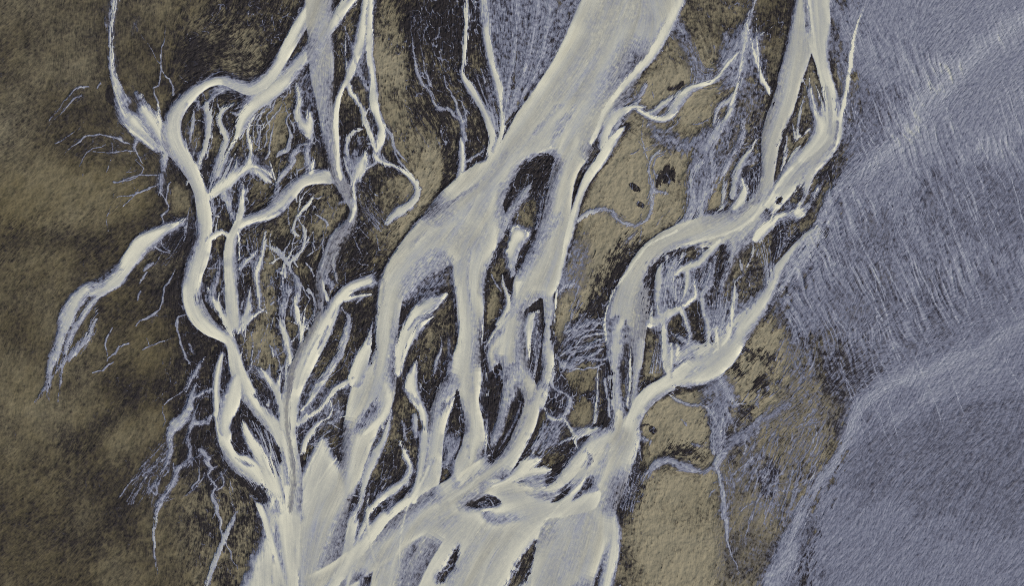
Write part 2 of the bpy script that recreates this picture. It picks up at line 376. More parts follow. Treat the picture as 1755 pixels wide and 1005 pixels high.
S("1230,784,10 1242,772,14 1262,755,22 1286,744,22 1306,724,20 1335,712,22 1356,690,12", M=.54, M1=.40, soft=8, rag=8, a=.75, wig=4, wf=30)
S("1244,776,3 1230,780,5 1226,792,5 1231,815,6 1237,840,6 1241,862,7 1243,890,7", M=.62, **RV)
hairs("1226,785,1 1235,830,1 1235,890,1", "1260,780,1 1262,830,1 1250,890,1", 9, w=2, M=.55, wig=3)
hairs("1300,690,1 1280,760,1 1250,840,1", "1345,700,1 1330,780,1 1290,860,1", 22, w=2, M=.48, wig=3, cut=(.4, .7))
hairs("1310,800,1 1300,860,1 1285,900,1", "1380,770,1 1370,840,1 1350,900,1", 16, w=2.4, M=.5, wig=3, cut=(.4, .7))
hairs("1385,690,1 1350,760,1 1310,820,1", "1440,720,1 1410,780,1 1380,840,1", 18, w=2.2, M=.5, wig=3, cut=(.4, .6))
hairs("1355,540,1 1330,600,1 1310,660,1", "1420,560,1 1400,630,1 1360,690,1", 20, w=2, M=.5, wig=3, cut=(.4, .6))
S("1300,700,6 1296,690,8 1300,672,5", M=.5, soft=3, rag=4)
# --- small braids between the channels
streamlets(330, 130, 470, 360, 34, 104, w=3.6, M=.72)
streamlets(420, 130, 560, 320, 26, 100, w=3.2, M=.66)
streamlets(400, 380, 560, 560, 46, 96, w=4.0, M=.74)
streamlets(420, 520, 520, 720, 26, 92, w=3.6, M=.72)
streamlets(560, 300, 680, 480, 20, 110, w=2.6, M=.6)
streamlets(530, 540, 650, 760, 34, 122, w=3.6, M=.7)
streamlets(640, 700, 730, 880, 20, 108, w=3.6, M=.7)
streamlets(700, 130, 850, 300, 18, 82, w=2.2, M=.5)
streamlets(360, 700, 470, 860, 16, 70, w=3.4, M=.66)
streamlets(260, 560, 370, 860, 16, 120, w=2.6, M=.6)
streamlets(140, 140, 300, 330, 16, 112, w=2.0, M=.5)
streamlets(930, 540, 1050, 780, 26, 125, w=3.0, M=.62)
streamlets(1090, 130, 1320, 360, 34, 108, w=2.8, M=.6)
streamlets(1230, 660, 1420, 880, 34, 118, w=2.6, M=.58)
streamlets(1270, 400, 1350, 480, 12, 96, w=3, M=.66)
for i in range(85):
    x = 1430 + RNG.random() * 380; y = 110 + RNG.random() * 600
    if y > 640 + (1640 - x) * .4: continue
    ln_ = 50 + RNG.random() * 120; th = math.radians(66 + RNG.normal() * 5)
    S([(x, y, .6), (x + ln_ * .5 * math.cos(th), y + ln_ * .5 * math.sin(th), 2.2), (x + ln_ * math.cos(th), y + ln_ * math.sin(th), .6)], M=.60 + .1 * RNG.random(), soft=1.5, wig=3, wf=26, a=.7, flow=0, run=False)
# the sweep beyond the lower rim
S("880,872,50 850,915,60 810,975,60 740,1080,90", M=.92, soft=5, rag=3, core=.08, g=.08)
S("620,860,10 600,900,30 585,950,40 570,1080,60", M=.92, soft=5, rag=3)
S("1040,880,40 1050,940,30 1020,1080,40", M=.86, soft=8, rag=5)
P("455,915 520,905 600,925 640,940 690,885 760,872 860,868 960,880 1040,890 1015,960 930,1120 440,1120", M=.90, soft=16, rag=4)
for q, v in (("640,925 664,915 662,960 640,1015 618,1060 622,985", .4), ("905,935 920,928 905,985 870,1040 860,1050 878,985", .3), ("770,960 786,935 780,970 755,1000 748,990", .2), ("480,970 488,960 500,1010 492,1040", .2)):
    P(q, M=0, o=v, t=.5, soft=7, rag=3)
for q in ("700,905,14 665,1000,24 640,1080,30", "960,915,16 905,1020,26 870,1100,30", "540,900,10 525,980,20 510,1080,20", "840,890,10 800,960,24 740,1080,30", "1000,900,10 985,960,20 940,1080,30", "600,905,8 590,980,20 580,1080,24"):
    S(q, M=.66, g=.2, soft=16, rag=3, a=.7)
for q in ("760,890,6 710,960,9 670,1080,12", "880,890,6 830,980,10 790,1090,12", "500,900,6 512,980,9 515,1080,12", "1030,900,8 1000,980,10 960,1090,12"):
    S(q, M=1.02, soft=6, rag=2, a=.8)
# --- left river system
LT = dict(soft=3, rag=2.5)
S("345,185,6 355,176,12 371,152,16 384,143,8", M=.52, soft=6, rag=5, a=.9)
S("352,182,18 356,205,17 355,230,14 350,250,12 343,272,11 337,292,8", M=.72, M1=.86, soft=5, rag=5)
S("333,190,5 331,212,6 327,235,7 325,250,4", M=.72, soft=2, rag=2)
S("318,238,2 320,252,6 324,266,9 332,284,11 342,302,11 348,320,8", M=.96, **LT)
S("322,160,10 340,180,14 335,188,6", M=.5, soft=5, rag=4)
S("402,176,3 395,182,7 384,188,10 378,198,11 378,212,12 386,228,14 389,240,13 382,258,14 372,278,14 365,295,12 360,308,8", M=.86, M1=.7, soft=4, rag=3)
S("396,192,3 406,196,8 415,190,5", M=.6, soft=3, rag=3)
S("390,246,4 398,242,8 407,236,6", M=.6, soft=4, rag=4)
S("390,200,6 394,215,4 396,232,3", M=.4, soft=4, rag=5)
S("444,190,2 437,198,5 429,210,7 425,225,8 427,242,9 431,258,9 429,270,10 424,282,10", M=.92, **LT)
hairs("378,270,1 370,300,1 358,326,1", "425,272,1 402,300,1 380,322,1", 11, w=5, M=.72, wig=1.5, soft=2.5)
S("404,264,2 406,280,6 398,300,9 386,316,10", M=.82, soft=3, rag=3)
S("395,262,2 393,285,4 384,305,7 376,320,8", M=.75, soft=3, rag=3)
S("424,288,12 435,290,14 450,300,14 462,310,12 470,316,5", M=.86, soft=4, rag=4)
S("474,312,3 466,303,6 452,291,10 436,285,11 424,288,13 411,297,14 396,311,17 380,322,18 366,331,17 354,341,14", M=.98, soft=3, rag=3, rim=.03, key='ribbon')
S("462,276,2 466,290,4 471,305,5 474,314,4", M=.85, soft=1.5)
S("436,270,18 448,280,18 458,288,14", M=.36, soft=6, rag=5, a=.8)
S("474,316,5 485,300,12 495,290,12 504,278,7 508,274,3", M=.72, soft=3, rag=3)
S("500,282,5 500,270,8 507,261,8 518,259,7 527,258,3", M=.66, soft=2.5, rag=3)
S("478,320,8 473,335,9 466,346,7", M=.55, soft=4, rag=4)
S("362,340,10 366,360,9 368,385,5", M=.6, soft=4, rag=5)
S("388,335,24 396,360,16 402,384,10", M=.66, soft=8, rag=6)
S("417,312,1.5 417,335,7 415,358,11 409,378,13 403,396,14", M=1.0, soft=2, rag=2)
S("406,238,8 399,250,10 390,262,9 382,280,10 374,300,10", M=.8, soft=4, rag=4)
# fan at the top left
S("190,100,12 193,128,15 203,155,20 214,175,24", M=.82, soft=5, rag=5)
S("196,150,8 210,190,18 226,208,34 248,222,40 266,238,40 280,254,22", M=.92, soft=5, rag=6, key='fan_channel')
S("236,160,4 246,185,24 258,205,34 270,222,30 280,245,18", M=.92, soft=5, rag=7)
S("210,208,4 226,224,7 244,238,8 262,254,8", M=.95, soft=3, rag=2)
S("270,180,3 272,200,10 277,215,12 279,235,8", M=1.0, soft=3, rag=3)
S("284,248,14 283,268,14 279,288,13 275,308,12 274,322,8 272,334,4", M=.80, M1=.6, soft=4, rag=4)
P("213,150 232,148 240,175 226,195 212,180", M=.18, soft=7, rag=6, a=.6)
S("240,30,6 230,45,12 228,60,8", M=.4, a=.5)
# main left channel
AK = dict(soft=3.5, rag=2.0, rim=.03, core=.07, dk=.65)
S("640,-60,24 560,50,24 505,112,24 478,136,22 452,158,20 432,172,18 414,190,10", M=.94, soft=5, rag=4, rim=.03, core=.1, key='upper_link')
S("570,-60,26 505,60,26 470,118,24 450,140,24 428,152,24 404,144,20 380,137,18 358,141,20 338,152,24 320,169,28 304,188,32 295,208,34 292,228,36 297,248,34 310,268,30 324,288,28 336,308,26 345,330,26 349,355,27 351,385,28 349,412,32 341,440,37 332,465,38 328,490,36 330,515,38 340,540,38 358,560,32 378,573,26 394,584,24 401,602,24 406,630,27 416,656,31 430,681,33 449,708,31 466,732,28 478,758,26 487,790,24 492,820,24 493,850,26 494,880,28 496,960,40", M=.97, **AK, key='left_river')
S("497,136,14 484,146,18 465,160,22 447,174,22 430,188,22 417,204,22 410,222,17 405,240,9 398,246,4", M=.98, soft=3, rag=3, key='upper_link')
S("315,180,16 305,205,18 306,228,18 318,250,12", M=.84, soft=6, rag=4, a=.7)
S("320,220,14 326,240,12 330,256,8", M=.35, soft=6, rag=5, a=.7)
S("340,520,8 344,500,12 350,486,8", M=.30, soft=5, rag=4, a=.85)
S("383,600,8 376,622,14 371,650,16 370,680,16 376,708,22 382,738,24 392,765,30 408,788,38 430,806,42 452,828,42 466,850,40 474,872,36 480,900,36", M=.99, soft=3, rag=2, rim=.02, dk=.6, key='left_rim')
S("404,650,18 396,685,36 386,715,28 384,740,18", M=.95, soft=6, rag=2)
S("394,405,10 380,398,11 366,404,11 356,412,10", M=.93, soft=2.5, rag=2)
S("358,500,10 367,520,14 380,540,14 391,560,12 397,575,8", M=.92, soft=4, rag=5)
S("374,438,2 377,455,4 372,475,6 366,495,10 360,512,12", M=.72, soft=2.5, rag=3)
S("376,500,2 374,520,6 380,538,10 390,552,8", M=.95, soft=2, rag=1.5)
S("357,460,2 370,460,3 377,460,2", M=.7, soft=1.5)
S("383,628,6 385,650,8 384,675,6", M=.28, soft=6, rag=4, a=.9)
# second channel bending round into it
S("585,292,18 572,302,24 553,301,26 532,304,24 513,313,22 496,332,24 480,350,26 458,367,24 434,376,22 414,386,20 402,402,22 397,425,26 396,455,28 398,485,28 399,515,28 400,545,26 399,575,20", M=.88, soft=3.5, rag=2.5, rim=.06, core=.06, dk=.6, key='bend')
S("478,364,4 468,371,8 448,377,9 425,384,10 412,390,8", M=.96, soft=3)
S("500,340,10 486,360,10 476,372,6", M=.6, soft=5, a=.8)
S("409,400,3 411,420,5 410,445,4", M=.98, soft=2)
# thorny side streams of the left system
TH = dict(soft=2.2, rag=2.5)
for q, m in (("456,398,4 452,425,10 446,452,12 441,475,9 443,498,7 446,515,5 444,528,3", .86), ("440,430,3 432,440,7 420,450,9 412,462,5", .9), ("456,420,4 475,430,12 490,448,8 495,458,4", .66),
             ("456,528,2 444,536,5 430,546,7 417,556,8 408,572,7", .94), ("430,494,2 426,515,6 422,535,9 412,552,8", .85), ("475,545,2 482,558,6 490,575,9 494,595,11 497,615,12 498,635,8", .98),
             ("505,496,2 505,515,6 509,535,9 515,560,10 516,585,8 512,605,5", .95), ("523,520,2 523,540,5 520,558,8 514,580,5", .9), ("522,498,3 530,498,7 538,510,7 540,530,6 536,545,5", .7),
             ("510,368,3 507,380,7 503,396,7 512,404,6", .8), ("511,374,5 520,392,7 522,410,7 518,428,7 506,440,8 497,449,7 496,462,6 506,474,7 513,488,8 513,505,7 508,522,5", .78),
             ("538,334,2 530,350,10 519,359,11 511,370,8", .95), ("484,484,4 487,500,8 488,515,7", .5), ("525,452,2 533,462,5 538,474,5", .7), ("416,470,3 419,500,4 414,530,4", .6),
             ("412,470,3 414,455,5 421,444,4", .7), ("424,600,2 427,640,3", .5)):
    S(q, M=m, **TH)
hairs("420,390,1 425,420,1 430,440,1", "455,392,1 455,410,1 450,440,1", 8, w=2, M=.5, wig=2)
# second trunk from the top
P("505,128 536,120 546,190 530,190 515,170", M=.30, soft=6, rag=6, a=.8)
S("508,143,3 512,160,6 512,176,10 509,192,14 518,210,16 528,222,18 534,236,14", M=.92, soft=2.5, rag=3)
S("530,192,6 533,206,14 534,222,12", M=.96, soft=3, rag=4)
S("536,225,8 531,245,9 528,262,9 530,282,10 532,300,8", M=.72, soft=3, rag=3)
S("541,266,1.5 538,280,6 534,296,8", M=.97, soft=1.5)
S("520,302,6 526,294,6 524,286,3", M=.7)
S("548,-30,60 550,60,50 553,127,44 557,160,38 561,200,36 566,238,34 571,270,30 578,298,26 590,322,26 600,342,24 606,358,18 603,376,22 592,395,30 578,412,30 566,440,27 554,466,25 547,490,22 548,515,18 546,545,16 535,570,14", M=.84, M1=.40, soft=5, rag=3, core=.06, g=.36, sh=.3, dk=.6, key='second_trunk')
S("556,200,20 562,235,22 566,268,20", M=.58, soft=9, rag=6, a=.5)
S("545,240,14 548,270,12 552,290,8", M=.30, soft=7, rag=5, a=.8)
S("610,90,20 597,130,15 586,150,12 578,175,11 575,210,11 577,245,11 579,280,10 585,305,9", M=1.0, soft=3, rag=1.5)
S("606,300,8 607,325,8 609,345,7 607,365,8 600,380,6", M=.98, soft=3)
S("580,390,5 568,408,5 558,440,4 550,465,4", M=.70, soft=4, a=.8)
S("585,400,16 570,430,14 560,470,10", M=.42, g=.5, soft=6, rag=4, a=.6)
S("580,430,4 571,442,6 573,462,6 578,485,5", M=.62, soft=2, g=.4)
S("554,462,4 560,480,14 568,492,10", M=.6, soft=6, rag=6, a=.8)
S("552,480,3 556,500,6 562,515,7", M=.85, soft=3)
S("606,346,10 585,345,8 574,360,6 570,375,5", M=.6, soft=4, rag=4, a=.6)
# strands right of the second trunk
S("596,140,8 600,158,9 612,173,10 622,188,10 624,206,10 631,222,9 640,242,8 645,258,6", M=.88, soft=2.5, rag=2)
S("612,110,8 620,134,8 630,152,6", M=.7, soft=2.5)
S("632,186,4 626,198,5", M=.85)
S("628,205,3 634,222,5 640,238,6", M=.9)
S("634,90,14 639,130,15 640,158,16 641,180,17 648,200,16 655,222,15 652,242,14 646,258,13 646,272,12", M=.95, soft=3, rag=2.5, dk=.4, key='braid_strand')
S("646,268,12 652,276,8 665,281,10 680,287,11 694,297,12 708,310,13 714,325,13 708,342,15 696,352,16 684,359,20 674,370,18 664,382,12", M=.88, soft=3, rag=3, dk=.3, key='braid_strand')
S("656,264,2 660,274,3 670,278,2", M=.8)
S("683,352,4 694,340,16 705,326,12", M=.50, soft=5, rag=5, a=.45)
S("617,222,4 606,226,8 597,236,10 594,252,10 597,270,9 603,290,8", M=.82, soft=3, rag=3)
S("614,240,10 612,262,16 610,285,16 608,305,12", M=.60, soft=6, rag=7, a=.7)
S("626,262,6 620,280,20 612,300,20 606,322,10", M=.90, soft=5, rag=6)
S("590,270,3 596,290,5 603,305,5", M=.8, soft=2)

# --- main trunk and its arms
MK = dict(soft=4, rag=1.8, rim=.05, core=.09, dk=.85)
S("795,100,10 792,128,10 805,150,16 822,175,18 836,203,18 845,232,18 846,256,22 843,280,18", M=.86, soft=4, rag=3, dk=.5, key='top_feeder')
S("838,90,16 848,128,14 855,155,13 859,185,10 861,210,11 857,232,12 850,256,14", M=.93, soft=3, rag=3, key='top_feeder')
hairs("806,118,1 820,150,1 850,225,1", "843,118,1 848,160,1 856,225,1", 6, w=4, M=.6, wig=1.5, soft=2.5)
S("836,150,10 845,185,8 852,220,5", M=.4, soft=5, a=.7)
for q in ("880,105,9 872,145,8 864,195,6", "905,105,9 888,150,8 868,205,6", "925,105,9 905,150,8 872,210,6"):
    S(q, M=.62, soft=4, rag=4, a=.8)
S("884,110,4 879,150,6", M=.06, soft=2, a=.7)
S("866,212,5 880,196,6 893,182,4", M=.05, soft=3, a=.9)
S("1140,-100,150 1080,0,150 1035,95,150 1008,140,146 984,172,138 962,205,138 945,232,140 918,262,122 882,285,92 850,308,84 825,330,92 792,365,104 768,398,110", M=.93, **MK, g=.10, key='main_river')
S("852,308,60 845,345,60 832,385,70 815,425,72 806,460,64 805,500,54 806,540,46 806,580,44 800,620,52 795,655,62 800,690,44 812,725,38 813,760,42 806,795,52 800,822,50 782,850,56 750,880,70 700,940,90", M=.94, **MK, g=.10, key='main_river')
S("792,650,50 775,668,48 762,690,38 752,715,36 746,745,36 741,775,38 738,805,38 728,838,42 712,868,50 690,910,70", M=.93, **MK, g=.06, key='middle_arm')
S("800,345,90 765,395,105 728,432,86 696,462,66 676,490,52 668,520,44 664,560,42 662,595,42 655,628,52 644,662,72 634,690,78 622,722,66 613,752,56 606,782,48 600,812,40 592,842,36 576,872,50 545,930,90", M=.94, **MK, g=.08, key='left_arm')
S("1000,225,60 984,258,56 972,285,46 962,315,46 956,345,50 950,380,54 942,420,64 930,455,72 918,485,76 900,515,56 884,545,46 876,580,64 870,610,80 880,640,54 888,662,60 902,690,40 906,705,36 898,730,38 884,758,40 864,785,48 838,812,60 800,840,64 760,862,60 720,885,60", M=.92, **MK, g=.10, key='right_arm')
S("884,640,40 870,665,26 862,690,26 857,720,26 850,750,20 843,775,10", M=.66, M1=.5, soft=5, rag=4, g=.1, key='right_arm')
S("938,500,26 942,530,22 940,570,20 940,605,22 938,635,28 932,662,28 922,685,28 912,705,30", M=.92, soft=3, rag=2, core=.06, dk=.6, key='right_arm')
# silt-laden streaks along the left side of the trunk and arms
S("866,262,12 852,290,16 826,318,22 790,345,24 755,368,24 722,395,22 692,425,20 668,455,16 655,485,12", M=.76, g=.42, soft=12, rag=3, a=.62)
S("655,485,14 652,520,16 651,560,16 651,600,14 645,640,12", M=.80, g=.28, soft=9, rag=3, a=.6)
S("960,190,30 925,235,30 895,275,26 860,310,26", M=.84, g=.16, soft=14, rag=4, a=.5)
S("800,430,18 797,480,16 803,530,16 806,580,16 803,640,18 808,700,14 806,780,16", M=.82, g=.2, soft=9, rag=3, a=.6)
S("930,440,24 905,490,22 880,540,18", M=.80, g=.2, soft=12, rag=3, a=.5)
S("905,715,8 892,745,12 872,775,14 842,805,16 800,835,20 760,862,20", M=.80, g=.3, soft=6, rag=3, a=.6)
# soft thinner water in the trunk
S("940,250,10 952,226,22 972,200,20 985,180,8", M=.58, soft=18, rag=5, a=.75)
S("905,300,6 880,330,16 866,365,20 855,400,10", M=.66, soft=14, rag=4, a=.7)
S("985,300,8 968,350,18 950,400,14", M=.70, soft=14, rag=4, a=.6)
S("690,560,6 684,600,10 680,650,8", M=.62, soft=10, rag=3, a=.5)
S("932,395,22 922,415,18 912,428,8", M=.56, soft=10, rag=4, a=.95)
S("955,375,24 938,400,20 920,425,10", M=.62, soft=14, rag=4, a=.85)
S("838,590,8 850,578,14 862,566,10", M=.54, soft=14, rag=4, a=.85)
S("905,505,10 893,525,16 882,540,8", M=.64, soft=14, rag=4, a=.8)
S("756,425,8 744,452,56 720,480,62 700,508,34", M=.62, soft=26, rag=5, a=.85)
S("770,455,6 758,478,34 740,500,46 722,515,34", M=.32, soft=20, rag=6, a=.95)
S("768,440,10 772,470,14 778,505,16 782,540,12 784,575,8", M=.34, soft=12, rag=4, a=.8)
S("766,560,8 772,600,14 768,640,8", M=.72, soft=6, a=.5)
S("648,690,10 636,710,30 622,730,30 610,742,12", M=.40, soft=16, rag=5, a=.95)
S("662,660,16 664,690,18 656,712,18 640,728,16 625,742,10", M=.98, soft=5, rag=3, a=.8)
S("612,742,3 618,736,4 626,728,3", M=.25, soft=4, a=.8)
S("640,755,10 634,758,6", M=.66, soft=4, a=.7)
S("745,790,12 738,800,14 734,815,8", M=.55, soft=14, a=.75)
S("765,680,10 775,672,14 784,660,10", M=.55, soft=12, a=.8)
S("860,625,10 850,605,16 858,590,8", M=.6, soft=12, a=.7)
S("890,662,8 884,640,14 890,620,8", M=.62, soft=10, a=.7)
# rims
S("1120,90,18 1087,128,15 1060,158,13 1038,188,12 1024,222,10 1012,245,7", M=.99, soft=3)
S("900,290,5 925,262,8 945,255,10", M=.98, soft=4)
S("976,380,4 966,430,4 957,480,4 952,525,4 950,580,4", M=.99, soft=2)
S("834,640,3 836,680,4 834,730,4 832,780,4", M=.99, soft=2)
S("828,480,4 829,540,4 826,590,4", M=.98, soft=2)
# ---- right river
S("1400,-60,60 1375,60,50 1356,127,44 1346,168,42 1334,205,42 1322,240,36 1316,275,28 1314,305,26 1308,335,34 1296,360,44 1268,380,58 1225,393,58 1180,404,48 1145,418,46 1116,442,50 1096,475,56 1082,508,64 1075,545,74 1072,590,66 1072,625,60", M=.87, soft=3.5, rag=2, rim=.04, core=.08, dk=.8, g=.24, sh=.3, key='right_river')
S("1060,560,40 1053,600,34 1053,640,30 1057,680,28 1060,715,30 1064,740,40", M=.84, M1=.64, soft=8, rag=1.5, key='right_river')
S("1094,590,24 1092,630,18 1088,665,18 1082,695,22", M=.74, soft=6, rag=1.5, g=.2, key='right_river')
S("1298,375,50 1276,402,52 1258,428,44 1247,452,32 1240,475,22 1234,500,12 1228,525,5", M=.78, M1=.46, soft=5, rag=5, g=.12, dk=.4, key='right_spur')
S("1240,470,10 1226,492,16 1218,520,18 1222,545,20", M=.48, soft=6, rag=6, a=.8)
S("1260,560,40 1285,530,50 1300,505,40", M=.5, soft=10, rag=6, a=.8)
S("1075,700,26 1070,735,56 1056,765,76 1040,800,84 1026,835,88 1010,865,96 985,920,120", M=.92, soft=3.5, rag=2, rim=.02, core=.06, dk=.85, g=.1, key='right_river')
S("1060,742,50 1035,752,50 1010,764,36 992,785,34 974,806,34 952,824,34 925,840,36 890,846,40 850,842,40 820,850,40", M=.92, soft=4, rag=2.5, core=.05, g=.06, dk=.6, key='lower_link')
S("850,875,50 900,868,50 950,865,50 1000,850,60", M=.92, soft=4, rag=2, key='lower_link')
S("905,845,10 930,852,12 965,850,8", M=.6, g=.4, soft=6, a=.6)
S("1042,765,14 1030,800,22 1015,840,18", M=.58, soft=16, rag=3, a=.8)
S("1003,775,6 1010,788,14 1004,800,6", M=.32, soft=8, rag=4, a=.85)
S("1315,330,14 1296,366,10 1262,392,10 1215,408,10 1180,418,8 1150,432,8", M=.98, soft=6, a=.8)
S("1040,590,5 1037,550,6 1050,505,5 1078,462,5 1110,422,5 1160,396,5", M=.98, soft=2.5)
# far right channel
S("1395,-60,60 1403,60,40 1412,120,26 1422,150,24 1428,180,26 1430,210,34 1420,238,44 1400,263,50 1374,288,54 1350,312,46 1328,338,40 1308,362,40", M=.90, soft=3.5, rag=2.5, rim=.03, dk=.55, key='far_right_river')
S("1460,90,8 1455,128,8 1450,155,7 1444,185,8 1438,215,8 1435,245,7 1424,268,7", M=1.0, soft=2)
S("1405,120,10 1413,150,9 1418,185,8 1420,215,10", M=.97, soft=3)
S("1396,188,4 1403,206,20 1408,225,30 1398,245,34 1380,265,26 1362,284,18 1342,305,14 1325,332,12 1312,352,8", M=1.0, soft=4, rag=3)
S("1432,212,12 1424,244,18 1406,268,24 1384,288,26 1358,312,16 1338,334,8", M=.76, g=.3, soft=7, rag=2, a=.85)
S("1418,150,8 1424,190,10 1422,228,10", M=.7, g=.3, soft=4, a=.7)
S("1440,128,10 1435,165,10 1437,195,6", M=.48, soft=5, rag=5, a=.8)
S("1360,278,16 1375,290,16 1395,275,10", M=.74, g=.2, soft=7, a=.5)
for q, w in (("1386,134,2 1390,160,5 1396,185,7", .9), ("1394,140,2 1404,165,6 1410,190,8 1412,212,6", .95), ("1375,134,2 1385,160,4 1393,190,5", .7), ("1379,165,2 1372,185,5 1368,215,6 1366,238,5", .85),
             ("1387,220,6 1378,228,8 1369,234,5", .92), ("1348,232,3 1345,248,10 1344,270,9 1338,292,6", .88), ("1356,206,2 1360,225,6 1362,240,5", .8), ("1372,250,3 1362,262,8 1352,275,6", .8), ("1380,250,2 1374,258,3", .7)):
    S(q, M=w, soft=2, rag=2)
S("1388,292,22 1382,312,18 1376,334,16 1371,352,10", M=.76, soft=4, rag=4, g=.1)
S("1416,298,2 1406,315,8 1396,334,10 1388,352,14 1374,364,18 1355,370,24 1336,376,24 1320,384,22 1306,396,22 1296,410,16", M=.97, soft=3, rag=3, dk=.4, key='far_right_link')
S("1372,340,4 1367,355,8 1362,366,8", M=.95, soft=2)
S("1335,330,14 1350,326,16 1364,324,12", M=.85, soft=4, rag=4)
S("1332,352,6 1326,362,8 1320,378,10", M=.95, soft=3, rag=3)
S("1375,360,3 1366,372,4 1369,390,3 1372,400,2", M=.85)
S("1392,340,4 1378,362,4 1390,350,3", M=.8)
# the long right bank channel
S("1405,385,6 1378,408,12 1352,440,16 1335,465,22 1326,490,18 1316,512,22 1300,535,32 1280,558,44 1258,580,52 1236,604,60 1210,625,64 1180,645,50 1150,658,36 1120,674,32 1098,696,28 1084,722,24 1074,745,28", M=.80, M1=1.0, soft=4, rag=3, rim=.02, dk=.8, key='bank_river')
S("1400,400,30 1372,440,30 1345,480,24 1326,505,12", M=.68, soft=10, rag=7, a=.7)
S("1264,556,8 1256,575,14 1248,590,8", M=.48, soft=12, a=.85)
S("1205,628,12 1190,640,20 1176,648,8", M=.58, soft=14, a=.8)
S("1160,620,20 1180,600,34 1210,590,34 1225,580,20", M=.84, soft=9, rag=6, a=.9)
S("1150,620,14 1160,600,14 1155,585,8", M=.88, soft=5, rag=4)
# fine inner network of the right river
P("1110,470 1140,440 1200,425 1245,420 1240,460 1225,520 1228,580 1200,590 1175,580 1150,600 1130,600 1118,560", M=0, o=.25, t=.4, soft=5, rag=5)
hairs("1150,440,1 1140,480,1 1140,530,1", "1235,425,1 1220,470,1 1200,510,1", 22, w=2.4, M=.85, wig=3, cut=(.5, .7), jit=.5)
hairs("1125,560,1 1120,600,1 1110,640,1", "1140,560,1 1136,600,1 1132,640,1", 8, w=2.2, M=.75, wig=2)
hairs("1215,490,1 1215,540,1 1205,590,1", "1258,470,1 1252,530,1 1236,580,1", 12, w=3, M=.75, wig=2.5, cut=(.4, .8))
hairs("1125,455,1 1122,490,1 1128,540,1", "1160,440,1 1150,480,1 1145,540,1", 12, w=3, M=.6, wig=2)
hairs("1150,470,1 1150,500,1 1165,525,1", "1235,425,1 1222,465,1 1200,505,1", 18, w=2.6, M=.62, wig=3)
hairs("1205,500,1 1212,540,1 1215,585,1", "1240,480,1 1240,540,1 1245,570,1", 14, w=4, M=.5, wig=1.5, soft=3)
NK = dict(soft=2, rag=2)
for q, m in (("1234,412,6 1224,424,12 1211,437,14 1200,450,16 1186,456,17 1172,460,14 1158,470,5", .95), ("1178,464,8 1177,485,8 1174,502,8 1166,520,5", .85), ("1150,470,8 1148,490,7 1156,515,5 1164,526,4", .7),
             ("1134,452,3 1131,470,14 1127,492,14 1125,515,10 1128,540,6", .8), ("1160,438,3 1156,452,8 1148,466,10 1138,485,8", .75), ("1171,434,5 1168,445,6 1162,455,5", .8), ("1143,440,5 1142,452,5 1146,462,4", .75),
             ("1190,482,2 1192,500,5 1190,512,6 1178,522,8 1162,532,12 1148,538,16 1136,548,17 1124,551,18 1114,556,16", 1.0), ("1138,550,12 1139,575,12 1141,600,12 1142,625,12 1148,645,10", .95),
             ("1168,528,9 1174,545,9 1179,562,9 1182,578,6 1178,590,4", .82), ("1222,488,4 1210,494,7 1203,506,8 1205,525,9 1210,548,9 1214,570,10 1212,590,8", .78), ("1196,512,3 1202,520,3", .8),
             ("1176,588,6 1166,580,8 1156,576,6", .7), ("1118,520,2 1117,540,5 1116,552,8", .9), ("1203,424,5 1204,440,5", .8), ("1218,452,4 1216,470,6 1208,488,6", .6), ("1226,440,4 1222,470,7 1216,490,5", .55), ("1150,590,6 1152,610,12 1150,635,10", .9)):
    S(q, M=m, **NK)
S("1259,482,3 1258,505,7 1256,525,8 1252,555,8 1247,578,7 1236,592,6 1222,605,4", M=.99, soft=1.8, rag=1, dk=.4, key='pale_strand')
for q in ("1284,458,2 1282,470,5 1270,474,6 1260,484,4", "1268,446,2 1271,462,4 1276,472,3", "1290,416,3 1290,430,4 1284,450,4 1278,462,3", "1265,490,2 1262,510,5 1260,525,4", "1252,540,3 1250,520,2 1246,500,2"):
    S(q, M=.78, **NK)
hairs("1288,405,1 1300,440,1 1310,490,1", "1322,395,1 1326,430,1 1326,480,1", 13, w=2.4, M=.72, wig=1.5)
hairs("1246,500,1 1250,530,1 1250,560,1", "1300,460,1 1305,480,1 1300,520,1", 12, w=2.2, M=.5, wig=2)
P("1278,462 1296,440 1305,470 1300,500 1275,505 1262,495", M=.05, o=.25, soft=4, rag=5, a=.8)
S("1226,585,6 1228,565,10 1232,595,8", M=.92, soft=3)
# upper right tributaries
S("1226,134,5 1214,143,10 1198,146,14 1182,152,17 1168,168,20 1156,186,20 1146,196,12 1134,206,8", M=.78, soft=4, rag=5)
S("1228,132,4 1214,143,7 1196,146,8 1182,150,7 1168,160,5", M=.98, soft=2)
S("1164,156,3 1150,170,9 1136,180,10 1122,190,8 1110,194,5", M=.82, soft=3, rag=3)
S("1162,190,3 1150,200,8 1136,205,10 1118,203,10 1105,196,10 1094,190,9", M=.97, soft=2.2, rag=2, key='upper_tributary')
S("1106,184,5 1096,183,8 1080,184,12 1066,190,16 1052,200,20 1042,216,20 1034,236,16 1030,252,10", M=.97, soft=3, rag=3, dk=.5, key='upper_tributary')
S("1066,200,8 1056,214,14 1046,232,10", M=.72, soft=5, a=.7)
S("1075,215,4 1066,224,14 1053,240,19 1040,260,21 1026,280,20 1010,300,17 998,322,15 990,345,14 984,368,14 978,392,14 970,425,12", M=.98, soft=3, rag=2, dk=.85, key='upper_tributary')
S("1268,120,9 1264,145,11 1258,162,14 1248,172,14 1236,180,13 1228,194,13 1225,210,9", M=.82, soft=4, rag=4)
S("1266,138,5 1258,165,8 1253,186,8 1246,200,9 1236,212,9", M=.93, soft=3, rag=3)
